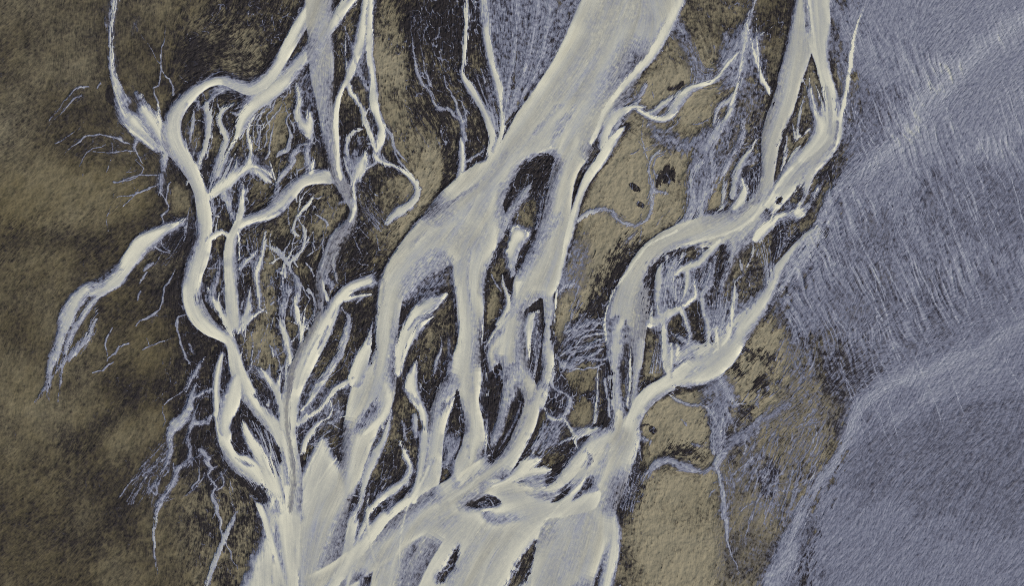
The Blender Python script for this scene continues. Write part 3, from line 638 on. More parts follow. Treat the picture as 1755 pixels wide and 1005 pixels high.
S("1244,195,4 1236,210,9 1228,224,15 1220,238,18 1212,250,16 1206,262,12", M=.90, M1=.5, soft=5, rag=6, key='loop_tributary')
S("1242,192,6 1236,196,5", M=.05, o=.3, soft=3, a=.8)
S("1302,120,5 1306,138,8 1314,148,12 1318,158,8 1314,162,4", M=.98, soft=2)
S("1297,236,2 1288,255,7 1276,272,11 1266,290,16 1260,315,18 1258,335,16", M=.72, soft=4, rag=4, dk=.4)
S("1297,236,2 1288,254,4 1276,270,5 1268,284,5", M=.95, soft=2)
S("1288,270,30 1270,285,10", M=.55, soft=8, a=.6)

# --- islands and bars cut out of the water
IS = dict(M=0, soft=2.2, rag=3)
P("888,293 903,275 925,263 942,264 949,271 946,290 941,315 934,342 928,372 922,392 908,402 892,392 878,388 868,372 862,352 868,335", o=.34, t=.55, key='isle_crescent', **IS)
P("898,295 922,270 940,268 930,300 905,318 885,330", M=None, o=.8, t=.6, soft=4, rag=5)
S("912,312,4 900,328,18 885,348,20 872,368,16 864,388,12 858,405,8", M=.66, soft=4, rag=4, g=.1)
P("905,345 920,350 908,395 885,388 880,372", M=0, o=.75, t=.6, soft=5, rag=5, a=.8)
hairs("925,310,1 918,350,1 912,395,1", "940,310,1 932,350,1 922,392,1", 8, w=2, M=.5, wig=2)
S("905,275,3 922,266,3 938,266,2", M=.5, soft=2)
P("845,450 858,425 880,412 885,440 872,475 862,470", M=.42, soft=6, rag=6, a=.9)
P("846,440 855,420 862,430 850,452", M=.1, o=.3, soft=3, rag=3, a=.8)
P("880,388 893,391 908,399 900,415 893,432 888,455 886,468 874,475 872,450 868,425 874,405", M=1.06, soft=2, rag=2)
P("895,420 906,420 905,430 890,462 884,470 886,445", o=.2, key='isle_wedge', **IS)
P("832,474 842,452 862,444 866,470 872,500 866,530 855,552 842,570 829,592 830,560 831,520", o=.55, t=.6, key='isle_tall', **IS)
P("863,465 870,470 876,490 875,508 869,505 864,490", o=.1, soft=2, rag=2, M=0)
P("836,520 848,490 856,500 852,535 840,550", M=None, o=1.0, t=.7, soft=5, rag=5)
S("861,470,1.5 863,488,6 869,505,10 870,525,12 862,542,10 852,556,6", M=.86, soft=2, rag=2)
S("842,470,3 850,486,5 860,500,3", M=.55, soft=2)
S("830,600,4 845,572,7 862,552,8 872,540,5", M=.9, soft=4)
P("897,536 910,524 926,511 932,524 933,560 929,600 925,640 918,645 908,620 903,580 900,550", o=.28, t=.5, key='isle_feather', **IS)
S("922,534,4 910,544,18 906,565,18 905,590,14 906,612,8", M=.94, soft=3, rag=4)
hairs("920,545,1 915,590,1 906,640,1", "930,560,1 926,600,1 918,650,1", 8, w=2.2, M=.62, wig=1.5)
P("857,621 862,650 856,690 848,728 840,752 836,738 833,700 833,660 842,640", o=.12, t=.4, key='isle_left_blade', **IS)
S("838,668,2 836,678,4", M=.8, soft=1.5)
P("889,666 897,690 895,705 882,735 868,765 850,788 840,794 835,786 840,772 858,755 872,715", o=.22, t=.4, key='isle_right_blade', **IS)
S("893,690,6 882,720,8 868,748,8 855,770,5", M=.5, soft=5, a=.8)
P("784,668 790,690 794,720 792,745 784,772 777,788 763,806 764,770 766,740 772,715 776,694", o=.5, t=.6, key='isle_olive_blade', **IS)
P("768,750 784,755 778,785 765,800", M=.55, soft=5, rag=5)
P("752,705 766,690 778,680 772,692 760,708", M=.3, soft=4, a=.7)
P("779,806 772,800 770,818 778,835 786,836", M=.55, soft=5, a=.7)
P("783,530 772,545 766,580 760,620 748,662 737,700 733,722 727,700 716,680 700,660 690,672 684,655 688,625 694,600 710,572 732,550 752,545 768,535", o=.42, t=.6, key='isle_wide', **IS)
P("700,590 740,560 758,580 740,640 715,630 695,640", M=None, o=.62, t=.7, soft=8, rag=8)
S("766,505,3 752,515,16 736,522,24 718,532,26 704,552,24 694,578,22 686,605,18 682,640,14", M=.97, soft=3, rag=4)
S("746,542,1.5 730,552,6 716,566,9 704,584,9 695,605,7 688,625,5", M=1.0, soft=2, rag=1.5)
S("700,566,5 714,548,6 728,538,4", M=.45, soft=3, a=.8)
S("714,618,3 708,640,18 706,662,26 714,682,26 724,702,18 728,730,13 728,765,12", M=.95, soft=4, rag=4, dk=.4, key='fan_feeder')
S("690,665,3 702,678,12 716,690,10", M=.66, soft=4, rag=4)
S("756,578,2 758,595,3 750,618,5 744,640,4", M=.6, soft=2, wig=1.5)
P("690,690 702,700 716,722 722,760 720,800 708,830 690,820 676,790 672,760 678,715", o=.35, t=.6, **IS)
P("633,560 646,505 645,560 642,600 636,625 632,600", o=.15, M=0, soft=3, rag=3)
P("1073,548 1078,570 1083,600 1084,640 1082,690 1079,700 1074,660 1068,610 1067,575", M=.22, o=.1, soft=5, rag=1.5, key='isle_needle')
S("1079,590,1.5 1080,620,3 1079,660,4 1074,695,5", M=.95, soft=1.5)
P("1071,650 1076,650 1074,690 1069,715 1071,680", M=.34, soft=4, rag=2)
P("1032,630 1044,625 1046,680 1050,720 1040,735 1030,700", M=.1, o=.1, soft=4, rag=4)
S("1024,640,4 1024,670,5 1022,700,8 1020,725,8", M=.85, soft=2.5, rag=2)
S("1036,650,5 1042,685,6 1045,715,5", M=.7, soft=3)
P("1272,296 1288,284 1302,275 1305,295 1298,325 1290,340 1278,330", M=.16, o=.2, soft=3, rag=4, key='isle_dark_triangle')
S("1271,305,2 1274,322,12 1270,342,18 1258,356,20", M=.97, soft=3, rag=4)
hairs("1276,300,1 1280,330,1 1285,345,1", "1300,285,1 1300,320,1 1290,345,1", 7, w=2.4, M=.6, wig=1)
P("1214,358 1220,336 1232,327 1236,334 1234,351 1220,357", o=.95, t=.9, key='isle_tan', **IS)
P("1308,145 1330,140 1328,160 1318,185 1308,165", M=0, o=.3, soft=3, rag=3)
S("1306,135,6 1314,150,11 1317,160,7", M=.97, soft=2)
P("1350,210 1356,215 1358,240 1348,232 1344,262 1336,290 1335,262 1340,232", M=.12, o=.15, soft=3, rag=3)
P("1373,208 1386,196 1392,210 1384,224 1374,228", M=.08, o=.35, soft=3, rag=3)
P("1378,238 1384,234 1380,248 1372,258 1374,246", M=.0, o=.4, soft=2, rag=2)
P("1328,346 1334,338 1342,336 1338,346 1331,352", M=.0, o=.4, soft=2, rag=2)
P("1365,325 1376,320 1376,335 1366,346", M=.05, o=.4, soft=3, rag=3)
P("1340,350 1362,345 1362,358 1345,362", M=.35, o=.4, soft=4, rag=4)
P("1333,380 1352,372 1364,374 1372,404 1352,420 1330,440 1324,450 1322,410", M=.1, o=.12, soft=3, rag=4, key='isle_fringe')
P("1350,378 1360,376 1362,398 1352,405", M=None, o=.7, t=.7, soft=3, rag=4)
P("1380,368 1388,362 1386,380 1374,392", M=.0, o=.5, t=.6, soft=3, rag=3)
hairs("1328,382,1 1330,415,1 1324,450,1", "1350,376,1 1358,400,1 1345,430,1", 7, w=2, M=.6, wig=1)
P("1416,285 1438,250 1440,275 1430,305 1420,330 1415,310 1400,330 1405,300", M=.12, o=.3, t=.5, soft=4, rag=4)
hairs("1412,300,1 1420,320,1 1418,345,1", "1436,265,1 1434,300,1 1426,335,1", 6, w=2, M=.5, wig=1)
P("1457,128 1470,126 1468,138 1460,138", M=.0, o=.5, t=.6, soft=3, rag=3)
P("1396,330 1402,325 1398,350 1388,365 1384,362", M=.05, o=.4, t=.7, soft=3, rag=3)
P("800,868 808,860 820,852 835,848 850,853 859,863 846,870 825,872", M=.04, o=.25, soft=2, rag=2, key='isle_lens')
hairs("806,866,1 820,866,1 830,872,1", "838,850,1 848,856,1 850,866,1", 8, w=2.4, M=.5, wig=1)
P("943,861 958,848 976,834 978,840 964,855 950,862", M=.1, o=.5, soft=2.5, rag=2, key='isle_sliver')
P("1016,815 1018,826 1010,838 998,848 980,862 985,850 1000,830 1005,820", M=.16, o=.1, soft=3, rag=2, key='isle_dark_lens')
S("1005,815,3 995,832,6 978,852,8 962,864,6", M=.99, soft=3)
S("1005,775,3 1000,792,10 985,806,8", M=.9, soft=4, rag=3)
P("936,812 942,800 952,788 962,772 978,758 988,756 984,772 968,800 950,824 936,836 929,832", M=0, o=.15, soft=3, rag=3)
P("955,795 965,780 975,772 968,792", M=0, o=.8, t=.6, soft=3, rag=3)
P("890,810 930,815 930,838 895,832", M=.55, soft=7, rag=5, a=.85)
S("936,780,4 922,786,20 905,796,26 888,812,18 868,826,14 846,834,12", M=1.0, soft=3, rag=4)
S("944,805,2 932,808,14 912,810,16 892,818,12 872,828,8", M=1.0, soft=2.5, rag=4)
# bank between the right arm and the right river
P("905,775 935,720 945,690 960,700 975,720 985,750 960,775 935,785", M=.12, o=.45, t=.6, soft=5, rag=5)
P("940,690 948,650 960,632 975,650 978,690 960,712", M=.15, o=.4, t=.6, soft=5, rag=6)
P("972,642 985,628 1018,628 1019,668 1002,676 990,672 978,664", M=0, o=1, t=.75, soft=3, rag=5)
P("984,692 1008,672 1018,690 1010,722 997,738 982,728 975,720", M=0, o=.95, t=.75, soft=3, rag=5)
P("1000,672 1020,666 1020,690 1008,684", M=.05, o=.1, soft=3, rag=3)
hairs("942,690,1 925,740,1 900,785,1", "975,725,1 955,755,1 930,790,1", 10, w=4, M=.55, wig=4, jit=.5, cut=(.3, .8), soft=2.5)
P("935,735 960,725 950,765 925,772", M=.5, soft=7, rag=6, a=.7)
for q, m in (("950,640,5 945,655,6 952,668,5 970,676,4 978,688,7 974,705,10 966,718,8", .62), ("934,700,3 940,714,7 952,720,7 966,718,6 975,730,7 985,747,8", .85), ("958,762,4 972,753,6 988,751,5", .7), ("990,770,3 986,752,10 1000,742,16 1020,735,10", .85),
             ("956,630,3 968,626,5 985,622,3", .6)):
    S(q, M=m, **NK)
hairs("955,600,1 985,565,1 1035,545,1", "960,640,1 1000,630,1 1045,620,1", 14, w=3.6, M=.62, wig=8, wf=24, taper=False, soft=1.8, jit=.7, cut=(.3, .8))
hairs("950,560,1 975,530,1 990,490,1", "952,640,1 970,600,1 1010,560,1", 8, w=3, M=.55, wig=3)
S("952,608,4 962,625,14 978,632,8", M=.7, soft=5, rag=5)
S("950,582,3 968,564,8 978,545,8 980,530,4", M=.62, soft=3, rag=3)
S("955,575,4 975,568,9 1000,558,6 1010,545,4", M=.66, soft=3, rag=3)
P("952,540 968,530 978,545 960,570 950,575", M=0, o=.9, t=.7, soft=4, rag=5)
S("958,500,4 968,492,12 982,488,8", M=.62, soft=4, rag=6)
# --- lower middle: U channel and its feeders
P("545,560 590,520 640,515 640,600 610,640 575,680 540,700 520,690", M=0, o=.5, t=.5, soft=5, rag=5)
for q, m in (("593,535,3 598,548,8 594,565,14 588,590,15 580,612,14 568,632,12", .62), ("586,528,2 596,544,4", .6), ("620,512,3 612,520,4", .6), ("573,625,12 562,640,14 549,659,16 540,675,14 530,690,10 518,704,6", .95),
             ("636,562,3 632,582,12 626,602,20 618,628,30 610,650,30", .97), ("640,545,3 636,570,4 632,590,5", .6), ("602,652,12 588,658,10 572,668,10 562,682,9 552,698,8 538,708,10 522,717,11 510,728,9", .95),
             ("566,686,4 570,702,5 564,716,5 552,722,6 540,732,10 530,745,13 521,760,13 516,778,10", .9), ("581,688,2 580,708,8 574,724,8 562,726,4", .7), ("530,692,3 534,702,4", .8), ("586,738,3 572,730,4 560,722,3", .6)):
    S(q, M=m, soft=2.5, rag=2.5)
hairs("570,735,1 555,745,1 530,760,1", "592,772,1 570,775,1 545,770,1", 9, w=2.6, M=.55, wig=3)
hairs("575,590,1 555,630,1 535,660,1", "600,600,1 590,630,1 560,650,1", 8, w=2.2, M=.5, wig=3)
P("552,752 562,768 574,790 585,815 588,840 582,862 562,890 520,890 512,860 514,830 525,800 540,770", M=.97, soft=9, rag=4, key='white_fan')
hairs("550,750,1 535,780,1 515,830,1", "586,800,1 565,830,1 530,880,1", 7, w=6, M=.95, wig=1.5, soft=3)
S("650,478,26 634,482,24 617,486,20 600,494,24 586,506,24 575,520,22 566,540,26 552,566,34 536,592,38 520,622,40 508,650,38 500,680,36 496,710,32 496,740,26 500,770,26 504,800,28 504,830,30 500,858,34 494,890,40 490,960,50", M=.95, soft=3, rag=2.5, rim=.02, dk=.7, key='middle_river')
S("644,489,6 628,492,10 612,496,8 600,500,4", M=.42, soft=5, a=.8)
S("636,505,3 614,509,6 592,514,8", M=.92, soft=2)
S("576,522,3 574,532,5 568,545,4", M=.25, soft=3, a=.8)
S("562,560,4 552,585,7 545,598,4", M=.30, soft=4, a=.75)
S("582,520,5 574,545,6 562,575,6 548,605,6", M=.8, soft=3)
S("546,540,12 534,568,14 516,600,14 502,632,15 494,665,14 490,700,13 492,735,11 496,765,10 501,795,9 503,825,9 499,858,10 492,890,12", M=.62, g=.85, soft=5, rag=3, a=.85)
S("545,575,8 530,600,8 516,635,8 508,665,6", M=.6, soft=6, a=.6)
# left feeders into it
P("437,675 452,660 470,672 476,700 472,712 455,700", M=.12, o=.3, soft=4, rag=4)
hairs("430,640,1 445,655,1 468,675,1", "425,622,1 450,630,1 470,650,1", 9, w=2.2, M=.55, wig=2)
for q, m in (("448,632,3 456,644,7 466,658,8 475,672,9 480,690,9 482,712,9 483,735,8", .97), ("481,640,1.5 479,655,8 476,668,8", .97), ("462,626,3 461,640,5 466,652,5", .7), ("440,632,3 450,645,5", .7), ("461,684,1 460,695,5", .8), ("492,618,6 490,645,5 488,670,4", .8)):
    S(q, M=m, soft=2, rag=2)
P("418,694 432,708 448,728 464,746 478,766 482,790 474,800 462,790 452,798 436,784 424,778 412,782 402,772 397,760 397,748 405,720", M=.04, o=.12, soft=3, rag=4, key='isle_left_dark')
hairs("432,722,1 448,755,1 465,800,1", "468,748,1 474,775,1 484,815,1", 10, w=3.4, M=.6, wig=1.5)
S("416,724,4 420,738,14 430,758,20 442,778,22 456,802,20 466,830,22 476,862,26 484,895,34", M=.99, soft=3, rag=4, key='left_flame')
S("463,764,1.5 464,785,7 470,808,12 478,838,14 484,860,12", M=.98, soft=3, rag=2)
S("448,772,2 452,790,6 460,812,8", M=.9, soft=3)
S("404,785,6 418,795,10 434,800,5", M=.35, soft=6, a=.7)
S("484,770,5 488,800,10 491,830,8", M=.5, soft=5, a=.7)
P("405,820 428,822 445,832 462,850 464,862 448,866 430,885 400,885", M=0, o=.15, soft=3, rag=4, a=.8)
S("440,862,3 446,868,12 452,880,14", M=.97, soft=2)
P("470,862 478,850 480,880 466,880", M=.2, soft=3, a=.5)
# bottom between the left arm and the middle arm
P("640,800 660,765 676,752 690,760 700,800 690,822 660,850 632,870 618,890 610,890 628,840", M=0, o=.4, t=.6, soft=3, rag=4, a=.9)
for q, m in (("671,703,5 668,725,8 662,748,12 650,772,18 638,792,20 628,815,14 622,838,10 618,862,9", .78), ("685,756,2 690,772,8 698,788,10 704,800,10 700,816,10 690,826,6", .97), ("710,712,8 709,730,10 712,750,6", .75),
             ("704,820,4 690,830,12 672,840,16 655,852,16 640,866,14 628,885,12", .88), ("706,850,5 690,862,18 672,876,20 650,895,24", .97), ("632,855,2 630,868,6 630,885,8", .9), ("718,806,4 706,812,6", .7), ("690,722,3 694,738,6 696,755,5", .6), ("680,800,3 676,815,4 660,822,4", .4)):
    S(q, M=m, soft=2.5, rag=3)
P("655,866 668,855 684,846 676,862 664,880", M=.3, soft=3, a=.7)
P("706,832 716,800 714,850 706,862", M=.08, o=.2, soft=3, rag=3)
S("724,745,18 722,790,14 716,825,12 708,858,16", M=.9, soft=3)
hairs("655,790,1 648,820,1 640,850,1", "690,800,1 675,825,1 650,855,1", 7, w=2, M=.5, wig=3)
# bottom sweep of pale water
S("935,812,4 900,818,8 870,830,10 840,842,8 815,858,6", M=.9, g=.2, soft=5, a=.6)
S("700,868,6 712,848,8 724,825,8 735,800,6", M=.98, soft=4, a=.8)
S("820,818,6 800,838,6 770,858,8", M=.98, soft=5, a=.6)
# right lower tan flat: pools and pale wisps
S("1088,718,8 1096,708,14 1104,708,8", M=.88, soft=3, rag=4)
S("1092,745,6 1102,752,14 1114,758,10", M=.5, soft=5, rag=5)
S("1090,738,3 1100,730,5 1112,728,3", M=.05, o=.1, soft=2)
S("1166,718,2 1172,724,4 1178,732,2", M=.5, soft=2)
S("1185,760,4 1195,764,9 1210,766,4", M=.4, soft=4, rag=4)
S("1098,750,2 1096,770,3 1100,790,3", M=.5, wig=2, soft=1.5)
hairs("1088,760,1 1080,800,1 1060,870,1", "1100,770,1 1095,820,1 1085,880,1", 16, w=1.8, M=.48, wig=2)
S("1160,665,10 1172,672,16 1184,680,10", M=0, o=.85, soft=2.5, rag=3)
P("1160,146 1170,138 1172,146 1160,155 1146,156 1145,150", M=0, o=0, soft=2, rag=3, key='pool_top')
P("1130,300 1146,280 1160,300 1150,310 1136,318 1130,312", M=0, o=.0, soft=5, rag=9, key='pool_wide')
P("1128,305 1136,298 1136,316 1130,318", M=0, o=.0, soft=2, rag=4)
P("1077,316 1084,313 1096,322 1096,328 1088,328 1080,322", M=0, o=0, soft=1.5, rag=2, key='pool_left')
P("1091,348 1096,345 1105,351 1103,357 1096,356", M=0, o=0, soft=1.5, rag=2, key='pool_small')
P("184,150 190,146 198,170 200,184 192,180 183,172", M=0, o=0, soft=2, rag=2, key='pool_far')
P("1135,278 1145,262 1160,262 1158,275", M=None, o=.95, soft=4, rag=4)

P("1111,733 1116,729 1124,735 1126,741 1119,744 1112,740", M=0, o=0, soft=1.5, rag=1.5, key='pool_lower')
# ================================================================ flow of the water over the plain
def build_flow():
    cs = 6.0; nx = int((X1 - X0) / cs) + 1; ny = int((Y1 - Y0) / cs) + 1
    cx, cy = np.meshgrid(X0 + cs * np.arange(nx), Y0 + cs * np.arange(ny))
    # default drift: down-left on the left, straight down in the middle, down-left on the right flat
    th = np.interp(cx, [0, 250, 420, 700, 1000, 1250, 1420, 1800], np.radians([138, 130, 100, 98, 112, 104, 80, 74]))
    th = th + 0.5 * fbm(cx / 120, cy / 120, 3, 21)
    th = np.where((cx > 1380) & (cy > 640), np.radians(122) + .3 * fbm(cx / 90, cy / 90, 2, 5), th)
    A = np.zeros((ny, nx)); B = np.zeros((ny, nx)); Wt = np.zeros((ny, nx))
    for op in OPS:
        if op['kind'] != 's' or op['flow'] <= 0: continue
        C = op['C']; d = np.gradient(C[:, :2], axis=0); t2 = 2 * np.arctan2(d[:, 1], d[:, 0])
        n = np.stack([-d[:, 1], d[:, 0]], 1) / (np.hypot(d[:, 0], d[:, 1])[:, None] + 1e-6)
        for f in np.linspace(-1, 1, 9) if C[:, 2].max() > 20 else (0.0,):
            x = C[:, 0] + n[:, 0] * f * C[:, 2] / 2; y = C[:, 1] + n[:, 1] * f * C[:, 2] / 2
            ix = ((x - X0) / cs + .5).astype(int); iy = ((y - Y0) / cs + .5).astype(int)
            k = (ix >= 0) & (ix < nx) & (iy >= 0) & (iy < ny)
            w = np.minimum(C[:, 2], 14)[k]
            np.add.at(A, (iy[k], ix[k]), np.cos(t2)[k] * w); np.add.at(B, (iy[k], ix[k]), np.sin(t2)[k] * w); np.add.at(Wt, (iy[k], ix[k]), w)
    a = np.cos(2 * th) * .15; b = np.sin(2 * th) * .15
    for r, k in ((1, 1.0), (3, .8), (8, .5)):
        a = a + k * blur(A, r); b = b + k * blur(B, r)
    # to the fine grid
    fxi = (GX - X0) / cs; fyi = (GY - Y0) / cs
    def up(m):
        ix = np.clip(fxi.astype(int), 0, nx - 2); iy = np.clip(fyi.astype(int), 0, ny - 2); u = fxi - ix; v = fyi - iy
        return (m[iy, ix] * (1 - u) + m[iy, ix + 1] * u) * (1 - v) + (m[iy + 1, ix] * (1 - u) + m[iy + 1, ix + 1] * u) * v
    ang = np.arctan2(up(b), up(a)) / 2
    fx, fy = np.cos(ang), np.sin(ang)
    s = np.where(fy < 0, -1, 1)
    return (fx * s).astype(np.float32), (fy * s).astype(np.float32)


def compose():
    ISLE_IDS = {v for k, v in KEYS.items() if k.startswith('isle_')}
    FX, FY = build_flow()
    r = np.random.default_rng(3)
    white = r.standard_normal((NY, NX)).astype(np.float32)
    hair = norm(lic(white, FX, FY, 12))                              # short fibres
    med = norm(lic(norm(blur(white[::-1], 1)), FX, FY, 26))          # longer, wider strands
    bent = .35 * np.sin(6.28 * vnoise(GX / 26, GY / 26, 31)).astype(np.float32)
    cb, sb = np.cos(bent), np.sin(bent)
    twig = norm(lic(norm(blur(r.standard_normal((NY, NX)).astype(np.float32), 1)), FX * cb - FY * sb, FX * sb + FY * cb, 9))
    grain = norm(r.standard_normal((NY, NX)).astype(np.float32) + .0); grain = norm(grain + 1.3 * norm(blur(r.standard_normal((NY, NX)).astype(np.float32), 1)))
    fine = norm(lic(norm(r.standard_normal((NY, NX)).astype(np.float32)), FX, FY, 4))
    sway = vnoise(GX / 38 + .6, GY / 52, 51) ; sway2 = norm(lic(norm(blur(white[:, ::-1], 5)), FX, FY, 36, 2.0))
    sway3 = norm(lic(norm(blur(white[::-1, ::-1], 3)), FX, FY, 40, 2.2))
    low = norm(fbm(GX / 28, GY / 28, 4, 40).astype(np.float32))
    big = norm(fbm(GX / 110, GY / 110, 4, 60).astype(np.float32))
    tiny = norm(fbm(GX / 7, GY / 8, 3, 80).astype(np.float32))
    RAG = np.clip(.40 * med + .35 * hair + .45 * fine, -2.2, 2.2)          # feathered tips
    SMO = np.clip(.8 * sway2 + .25 * fine, -2, 2)                           # calm banks
    RAGP = np.clip(.40 * med + .40 * hair + .40 * fine + .45 * tiny, -2.5, 2.5)
    # ripple ridges of the wet flat: two crossing families of tiny rills
    def rills(deg, across, along, warp, seed):
        c_, s_ = math.cos(math.radians(deg)), math.sin(math.radians(deg))
        wx = warp * fbm(GX / 70, GY / 70, 3, seed + 9)
        al_ = GX * c_ + GY * s_; ac = -GX * s_ + GY * c_ + wx
        a_ = vnoise(ac / across, al_ / along, seed); b_ = vnoise(ac / (across * .45) + 7.7, al_ / (along * .5), seed + 3)
        return a_, b_
    a1, b1 = rills(66, 5.5, 80, 26, 2); a2, b2 = rills(122, 4.2, 22, 30, 12); a3, b3 = rills(128, 13, 60, 40, 22)
    rA = np.clip(1 - np.abs(a1 - .5) * 7, 0, 1) * sst(.30, .65, vnoise(GX / 45, GY / 70, 33))
    rA = rA + .5 * np.clip(1 - np.abs(b1 - .5) * 6, 0, 1) * sst(.5, .8, vnoise(GX / 30, GY / 40, 35))
    upr = sst(760, 620, GY + (GX - 1400) * .45)
    rB = (a2 - .5) * .9 + (b2 - .5) * .7
    rC = np.clip(1 - np.abs(a3 - .5) * 7, 0, 1) * sst(.4, .7, vnoise(GX / 60, GY / 40, 37))
    bend = (.16 * np.sin(6.28 * vnoise(GX / 60, GY / 60, 141)) + .10 * np.sin(6.28 * vnoise(GX / 17, GY / 17, 143))).astype(np.float32)
    def drift(deg, n, s_):
        a_ = math.radians(deg) + bend
        return norm(lic(s_, np.cos(a_), np.sin(a_), n))
    stA = drift(66, 38, norm(white[::-1] + norm(blur(white[::-1], 1))))
    stB = drift(122, 9, white[:, ::-1])
    stC = drift(130, 30, norm(blur(white[::-1, ::-1], 1)))
    def threads(r_, n, thr, seed, sw):
        v = norm(lic(norm(blur(np.random.default_rng(seed).standard_normal((NY, NX)).astype(np.float32), r_)), FX * np.cos(sw) - FY * np.sin(sw), FX * np.sin(sw) + FY * np.cos(sw), n))
        return np.clip(1 - np.abs(v - .25) / thr, 0, 1)
    sw = (.55 * np.sin(6.28 * vnoise(GX / 21, GY / 21, 161))).astype(np.float32)
    th1 = threads(2, 14, .20, 301, sw); th2 = threads(1, 10, .26, 302, -sw)
    longs = norm(lic(white[::-1, ::-1], FX, FY, 30))
    wA = sst(.25, .7, vnoise(GX / 70, GY / 60, 145)) * upr
    shp = lambda v: np.clip(v, -1.1, 2.6)
    RIL = (.20 * shp(stA) * (.10 + .90 * wA) + .13 * shp(stB) * (1 - .4 * wA) + .10 * fine + .07 * stC * (1 - .7 * upr) + .75 * rA * wA + .05 * rB + .08 * rC * (1 - upr) + .14 * grain - .08).astype(np.float32)

    m = np.zeros((NY, NX), np.float32); g = m.copy(); o = m + .5; t = m + .4
    dkf = m.copy(); fl = m.copy(); isl = m.copy(); idm = np.zeros((NY, NX), np.int16); streak = m.copy(); wat = m.copy()
    for op in OPS:
        if op['kind'] == 's':
            R = raster_stroke(op, max(op['soft'], op['softR']) + op['rag'] * 2.2 + (10 if op['dk'] else 2))
            if R is None: continue
            (i0, i1, j0, j1), sd, U, T, H, SG, TX, TY, tot = R
            sl = (slice(j0, j1), slice(i0, i1))
            soft = np.where(SG > 0, op['softR'], op['soft'])
            side = (vnoise(T * tot / 70 + op['C'][0, 0], T * 0 + op['C'][0, 1], 13) - .5) * 2.4 * SG
            soft = np.minimum(soft * (.55 + 3.2 * np.clip(side, 0, 1) ** 1.3), soft * .6 + H * .9)
            d = sd + soft * .28 + op['rag'] * (SMO[sl] * .5 if op['dk'] > .5 else RAG[sl] * (1 - .45 * sst(4, 9, H))) * np.clip(.35 + H / 8, .3, 1.0)
            al = sst(soft * .5, -soft * .65, d) * op['a']
            if op['dk'] > .5 and op['key']:
                dist = T * tot; e0 = np.clip(dist / (H * .9 + 6), 0, 1); e1 = np.clip((tot - dist) / (H * .9 + 6), 0, 1)
                al = al * (e0 * e0 * (3 - 2 * e0)) * (e1 * e1 * (3 - 2 * e1))
            if op['dk']:
                bank = np.exp(-np.maximum(sd, 0) ** 2 / 17.0) * op['dk'] * (sd < 14)
                dkf[sl] = np.maximum(dkf[sl], bank * (.35 + .65 * sst(-1.0, .7, low[sl])))
            u = np.clip(U, 0, 1)
            Mv = op['M'] + (op['M1'] - op['M']) * T + op['rim'] * np.exp(-((u - .86) / .16) ** 2) - op['core'] * (1 - u * u)
            q = np.clip((vnoise(T * tot / 95 + op['C'][1, 0] * .37, T * 0 + op['C'][1, 1] * .21, 17) - .5) * 7, -1, 1)
            q2 = np.clip((vnoise(T * tot / 60 + op['C'][0, 0] * .13, T * 0 + 3.3, 19) - .5) * 3, -1, 1)
            su = np.clip(U * SG, -1, 1)
            deep = np.clip(su * q * 1.15, 0, 1) ** 1.1 + .35 * np.clip(-su * q, 0, 1) * np.clip(q2, 0, 1)
            Mv = Mv - op['sh'] * deep * sst(3, 12, H * 2) * (1 + .3 * sst(24, 50, H * 2)) + .05 * np.clip(-su * q, 0, 1) * (op['sh'] > 0)
            m[sl] += (Mv - m[sl]) * al
            g[sl] += (op['g'] + (.22 * deep if op['dk'] > .5 else 0) - g[sl]) * al
            if op['o'] is not None: o[sl] += (op['o'] - o[sl]) * al
            big_w = sst(10, 40, H * 2) * (1 if op['core'] else 0)
            streak[sl] += (big_w - streak[sl]) * al
            if op['key']: idm[sl][(al > .5)] = op['key']
            wat[sl] = np.maximum(wat[sl], al * (op['M'] > .6))
        else:
            R = raster_poly(op, op['soft'] + op['rag'] * 2.5 + 2)
            if R is None: continue
            (i0, i1, j0, j1), sd = R
            sl = (slice(j0, j1), slice(i0, i1))
            so = op['soft'] * (.45 + 2.6 * np.clip(sst(.45, .85, vnoise(GX[sl] / 34 + 3.3, GY[sl] / 34, 91)), 0, 1)) if op['M'] is not None and op['M'] < .35 else op['soft']
            al = sst(so, -so, sd + op['rag'] * RAGP[sl] * (.32 if op['key'] else 1)) * op['a']
            if op['key'] and op['M'] == 0:
                band = np.exp(-(np.maximum(sd, 0) / 11.0) ** 2) * sst(.42, .72, vnoise(GX[sl] / 46 + 4.4, GY[sl] / 60, 151)) * (sd < 30)
                m[sl] *= 1 - .42 * band
                if op['key'].__class__ is int and op['key'] in ISLE_IDS: isl[sl] = np.maximum(isl[sl], al)
            for f, v in ((m, op['M']), (o, op['o']), (t, op['t']), (g, op['g']), (fl, op['fl'])):
                if v is not None: f[sl] += (v - f[sl]) * al
            if op['M'] is not None and op['M'] < .3: wat[sl] *= 1 - al
            if op['M'] == 0: g[sl] *= 1 - al; streak[sl] *= 1 - al
            if op['key']: idm[sl][(al > .5)] = op['key']
            elif op['M'] == 0 and op['a'] == 1: idm[sl][al > .6] = 0
    # ------------------------------------------------ water: pale shallow rims, greyer deep core, film seeping out sideways
    thick = sst(.66, .86, m)
    lone = thick * sst(.62, .40, blur(thick, 5))               # thin bright threads stay crisp
    dkb = blur(dkf, 1)
    wS = sst(.30, .56, vnoise(GX / 52 + 8.8, GY / 70, 121) + .06 * sway2) * (1 - lone) * np.clip(1 - 1.6 * dkb, 0, 1) * (1 - fl)
    wL = sst(.55, .80, vnoise(GX / 80 + 1.8, GY / 110, 131) + .06 * sway2)
    bs, bl = blur(m, 3), blur(m, 7)
    wS = wS * (1 - sst(.07, .20, m - blur(m, 5)) * sst(.75, .6, m))
    m = m + (bs + (bl - bs) * wL - m) * wS * .95
    thick = sst(.66, .86, m)
